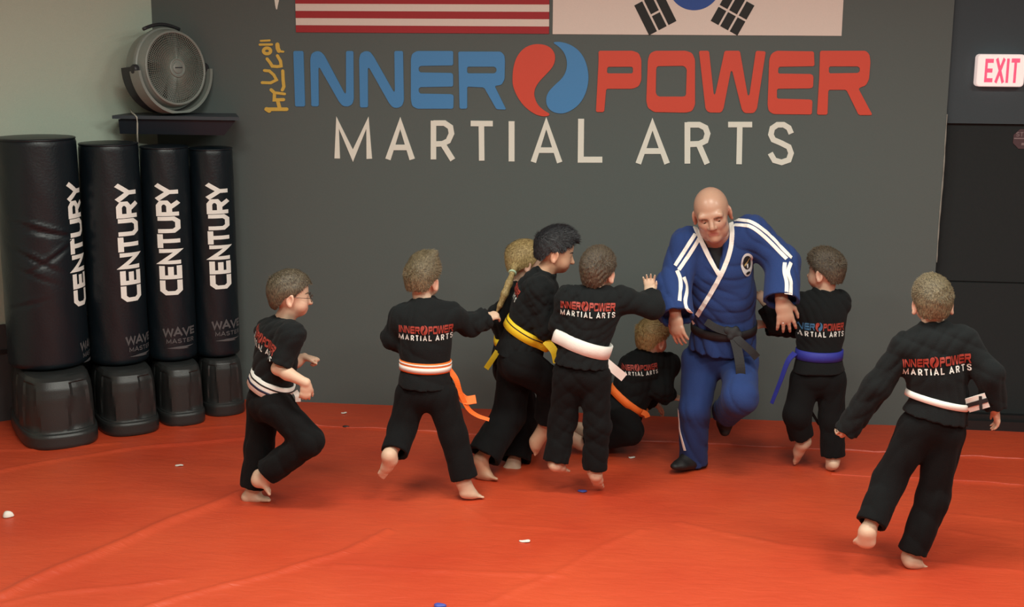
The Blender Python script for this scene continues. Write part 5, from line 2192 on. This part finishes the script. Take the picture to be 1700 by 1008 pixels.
MAN = dict(id='man', seed=97, man=True, y0=7.10, hs=1.14, s=1.36, tw=.98, h=.0046, hf=(-.05, -.95, -.27), hu=(-.20, -.18, .95), nk=1.12, ch=.02, label='bald instructor in blue uniform with white stripes and black belt, running forward',
           j=dict(head=(1181, 349, -.30), neck=(1188, 392, -.17), shR=(1143, 408, -.18), shL=(1246, 388, -.14), elR=(1117, 476, -.26), wrR=(1121, 519, -.38), elL=(1299, 436, -.16), wrL=(1297, 497, -.30),
                  pelvis=(1200, 585, 0), belt=(1203, 540, -.05), skirt=(1199, 577, -.03), hipR=(1165, 600, 0), hipL=(1226, 600, -.02), knR=(1153, 680, -.10), anR=(1150, 762, .0), hemR=(1151, 766, .0), heelR=(1167, 775, .03), toeR=(1116, 779, -.16),
                  knL=(1229, 660, -.30), anL=(1205, 690, .10), hemL=(1206, 684, .06), heelL=(1203, 690, .18), toeL=(1203, 724, .10), cuffR=(1122, 527, -.395), cuffL=(1297, 500, -.305)),
           pr=dict(L=(.076, .066, .060), R=(.078, .060, .058)), jw=1.06, skr=.128, rs=(.066, .064, .068), skin=M_SKIN3, shoes=True, jmat=M_BLUE, pmat=M_BLUE, collar=False, jwr=.0042, pw=.0032,
           handR=dict(d=(.22, -.25, -1), n=(-.5, -.6, .1), L=.19, curl=(.2, .25, .2), s=1, thumb=.9), handL=dict(d=(.20, -.10, -1), n=(.1, -1, .1), L=.20, curl=(.12, .30, .25), spread=.16, s=-1, thumb=.9),
           vneck=[(1154, 366, -.30), (1214, 356, -.28), (1195, 455, -.28)], belt_m=M_BK, bh=.05, baxis=(.02, -.25, 1), brow=H_BROWN)


def shoe(t, P0, heel, toe, up, L, name='shoe'):
    f = Field(np.minimum(heel, toe) - .16, np.maximum(heel, toe) + .16, .005)
    foot(f, P0, heel, toe, up, 1.45, False)
    h = np.asarray(heel)
    d = nz(toe - h)
    up_ = nz(np.asarray(up) - d * (np.asarray(up) @ d))
    f.cap(h + d * .03 + up_ * .02, toe - d * .02 + up_ * .014, .042, .026, .02, up_, .7)
    f.cap(P0 + up_ * .05, toe - d * .07 + up_ * .03, .05, .028, .03)
    V, Q = f.mesh()
    V = relax(V, Q, 1)
    return mesh_obj(name, V, Q, M_SOCK, t, True)


R1 = person(K1)
R2 = person(K2)
R3 = person(K3)
R4 = person(K4)
R5 = person(K5)
R6 = person(K6)
R7 = person(K7)
R8 = person(K8)
RM = person(MAN)

# glasses of the first boy
PH = R1['PH']
b = MB()
m_gl = mat('glasses_dark', srgb(70, 56, 48), .3)
for k in (-1, 1):
    b.tube([PH(k * .080, -.004, -.010), PH(k * .077, .05, -.012), PH(k * .062, .098, -.014)], .0016, 6)
    b.tube([PH(k * (.034 + .024 * math.cos(a)), .104 - .004 * abs(math.cos(a)), -.018 + .018 * math.sin(a)) for a in np.linspace(0, 2 * math.pi, 25)[:-1]], .0016, 6, True)
b.tube([PH(-.011, .108, -.012), PH(0, .112, -.009), PH(.011, .108, -.012)], .0016, 6)
b.build('glasses', m_gl, R1['t'], True)

# girl's ponytail
Jg = R4['J']
f_ = [(on_y(x, y, K4['y0'] + d), r_) for x, y, d, r_ in ((858, 436, -.05, .032), (851, 453, -.13, .013), (845, 470, -.18, .019), (838, 488, -.20, .019), (830, 507, -.20, .013), (823, 522, -.20, .004))]
fld = Field(np.min([p for p, _ in f_], 0) - .07, np.max([p for p, _ in f_], 0) + .07, .004)
for (a, ra), (b_, rb) in zip(f_[:-1], f_[1:]):
    fld.cap(a, b_, ra, rb, .012)
fld.wrinkle(.001, 160, 5, (1.5, 1.5, .2))
V, Q = fld.mesh()
V = relax(V, Q, 1)
pt = mesh_obj('ponytail', V, Q, H_BLOND, R4['t'], True)
b = MB()
cen = f_[1][0]
dr = nz(f_[2][0] - f_[0][0])
x_ = nz(np.cross(dr, np.array([0, 1.0, 0])))
y_ = np.cross(dr, x_)
b.tube([cen + .018 * (x_ * math.cos(a) + y_ * math.sin(a)) for a in np.linspace(0, 2 * math.pi, 17)[:-1]], .006, 6, True)
b.build('hair_tie', mat('hair_tie_mint', srgb(190, 220, 190), .6), pt, True)

# stripes on the tail of the right hand boy's belt
P = [on_y(x, y, K8['y0'] + d) for x, y, d in ((1606, 673.5, -.058), (1622, 669, -.086), (1640, 664, -.096))]
ribbon(P, .018, (0, -1, 0), M_BK, R8['belt'], 'belt_stripe', th=.006)
P = [on_y(x, y, K8['y0'] + d) for x, y, d in ((1627.5, 658, -.0905), (1628.5, 680, -.0905))]
ribbon(P, .012, (0, -1, 0), M_BK, R8['belt'], 'belt_stripe', th=.006)

# ---- instructor's details
J = RM['J']
t = RM['t']
jb = RM['jb']
jk = RM['jacket']
shoe(t, J['anR'], J['heelR'], J['toeR'], (0, 0, 1), .27)
shoe(t, J['anL'], J['heelL'], J['toeL'], (0, -1, .2), .27)
# undershirt filling the neck opening
f = Field(J['neck'] - .3, J['neck'] + .3, .006)
up, fr = RM['up'], RM['fr']
chs = J['pelvis'] + (J['neck'] - J['pelvis']) * .74
f.cap(chs - up * .16, chs, .150, .152, .03, fr, .76)
f.cap(chs, J['neck'] - up * .03, .150, .085, .03, fr, .76)
f.cap(J['neck'] - up * .06, J['neck'] + nz(J['head'] - J['neck']) * .008, .085, .074, .01, end=True, hollow=.008)
V, Q = f.mesh()
mesh_obj('undershirt', V, Q, M_TEE, t, True)
WS = dict(width=.026)
surf_ribbon(jb, [(1153, 376), (1160, 392), (1176, 425), (1194, 456)], .024, M_BW, jk, 'lapel_trim', .006, .01)
surf_ribbon(jb, [(1212, 360), (1216, 385), (1212, 415), (1201, 447), (1180, 487), (1158, 524)], .024, M_BW, jk, 'lapel_trim', .006, .01)
for P in ([(1154, 389), (1140, 411), (1121, 441)], [(1160, 397), (1146, 420), (1127, 448)], [(1124, 449), (1130, 467), (1128, 500)], [(1135, 460), (1141, 478), (1137, 505), (1148, 520)],
          [(1217, 366), (1245, 368), (1275, 388), (1300, 414), (1314, 428)], [(1219, 374), (1245, 376), (1270, 394), (1292, 416), (1306, 430)], [(1313, 436), (1308, 452), (1313, 470), (1312, 492)], [(1303, 436), (1302, 452), (1306, 470), (1305, 495)]):
    surf_ribbon(jb, P, .020, M_BW, jk, 'sleeve_stripe', .003, .006)
surf_ribbon(RM['pb'], [(1127, 640), (1126, 680), (1128, 712), (1137, 748)], .016, M_BW, RM['trousers'], 'side_stripe', .003, .006)
surf_ribbon(jb, [(1152, 534), (1145, 550), (1137, 578)], .022, M_BW, jk, 'lapel_trim', .004, .01)
# round badge
cb = cast_px(jb, 1240, 440)
q = jb.find_nearest(Vector(cb))
nb = nz(np.array(q[1]) * .4 - CF * .6)
ux = nz(np.cross(np.array([0, 0, 1.0]), nb))
uy = np.cross(nb, ux)
ux, uy = ux * math.cos(.25) + uy * math.sin(.25), uy * math.cos(.25) - ux * math.sin(.25)


def badge(outline, off, m, name, parent):
    V, T, _ = tess(outline)
    V, T, _s = subdiv(V, T, .012)
    V3 = []
    for x, y in V:
        p = cb + ux * x + uy * y
        h = jb.ray_cast(Vector(p + nb * .1), Vector(-nb), .3)
        V3.append((np.array(h[0]) if h[0] is not None else p) + nb * off)
    return mesh_obj(name, V3, T, m, parent)


ov = lambda a, b_, cx=0, cy=0, n=28: [(cx + a * math.cos(2 * math.pi * i / n), cy + b_ * math.sin(2 * math.pi * i / n)) for i in range(n)]
m_patch = mat('badge_white', srgb(206, 200, 198), .7, .2, 200, .06)
m_patchk = mat('badge_black', srgb(30, 26, 24), .7)
m_patchg = mat('badge_tan', srgb(176, 146, 92), .7)
bd = badge(ov(.040, .062), .004, m_patch, 'badge', jk)
badge(ov(.027, .036, 0, .012), .0055, m_patchk, 'badge_disc', bd)
badge([(-.020, -.004), (-.004, .004), (.012, .020), (.020, .036), (.012, .030), (-.002, .016), (-.018, .006)], .0068, m_patchg, 'badge_figure', bd)
badge([(-.004, .004), (.006, .006), (.004, -.012), (-.002, -.020), (-.006, -.012)], .0068, m_patch, 'badge_figure', bd)
badge(ov(.016, .008, 0, -.044), .0055, m_patchk, 'badge_disc', bd)
# belt knot and tails
bl_ = RM['belt']
kn = cast_px(jb, 1216, 553)
kn = kn - CF * .012
f = Field(kn - .1, kn + .1, .004)
f.cap(kn + CR * -.03 + CU * .015, kn + CR * .03 + CU * -.008, .022, .022, .01, CF, .6)
f.cap(kn + CR * -.012 + CU * -.02, kn + CR * .016 + CU * .02, .020, .018, .01, CF, .7)
V, Q = f.mesh()
mesh_obj('belt_knot', V, Q, M_BK, bl_, True)
yk = kn[1]
ribbon([kn, on_y(1224, 580, yk - .03), on_y(1229, 610, yk - .06), on_y(1230, 640, yk - .06)], .05, -CF, M_BK, bl_, 'belt_tail')
ribbon([kn, on_y(1190, 545, yk - .01), on_y(1172, 534, yk + .0)], .04, -CF, M_BK, bl_, 'belt_tail')
ribbon([kn, on_y(1230, 568, yk - .02), on_y(1247, 583, yk - .02), on_y(1257, 594, yk - .01)], .04, -CF, M_BK, bl_, 'belt_tail')
# ring on the left hand
b = MB()
rp = J['wrL'] + nz(np.array([.20, -.10, -1])) * .125 + CR * -.01
b.tube([rp + .0105 * (CR * math.cos(a) + CF * math.sin(a)) for a in np.linspace(0, 2 * math.pi, 17)[:-1]], .0022, 6, True)
b.build('ring', mat('ring_silver', (.8, .8, .78), .25, metal=1.0), t, True)
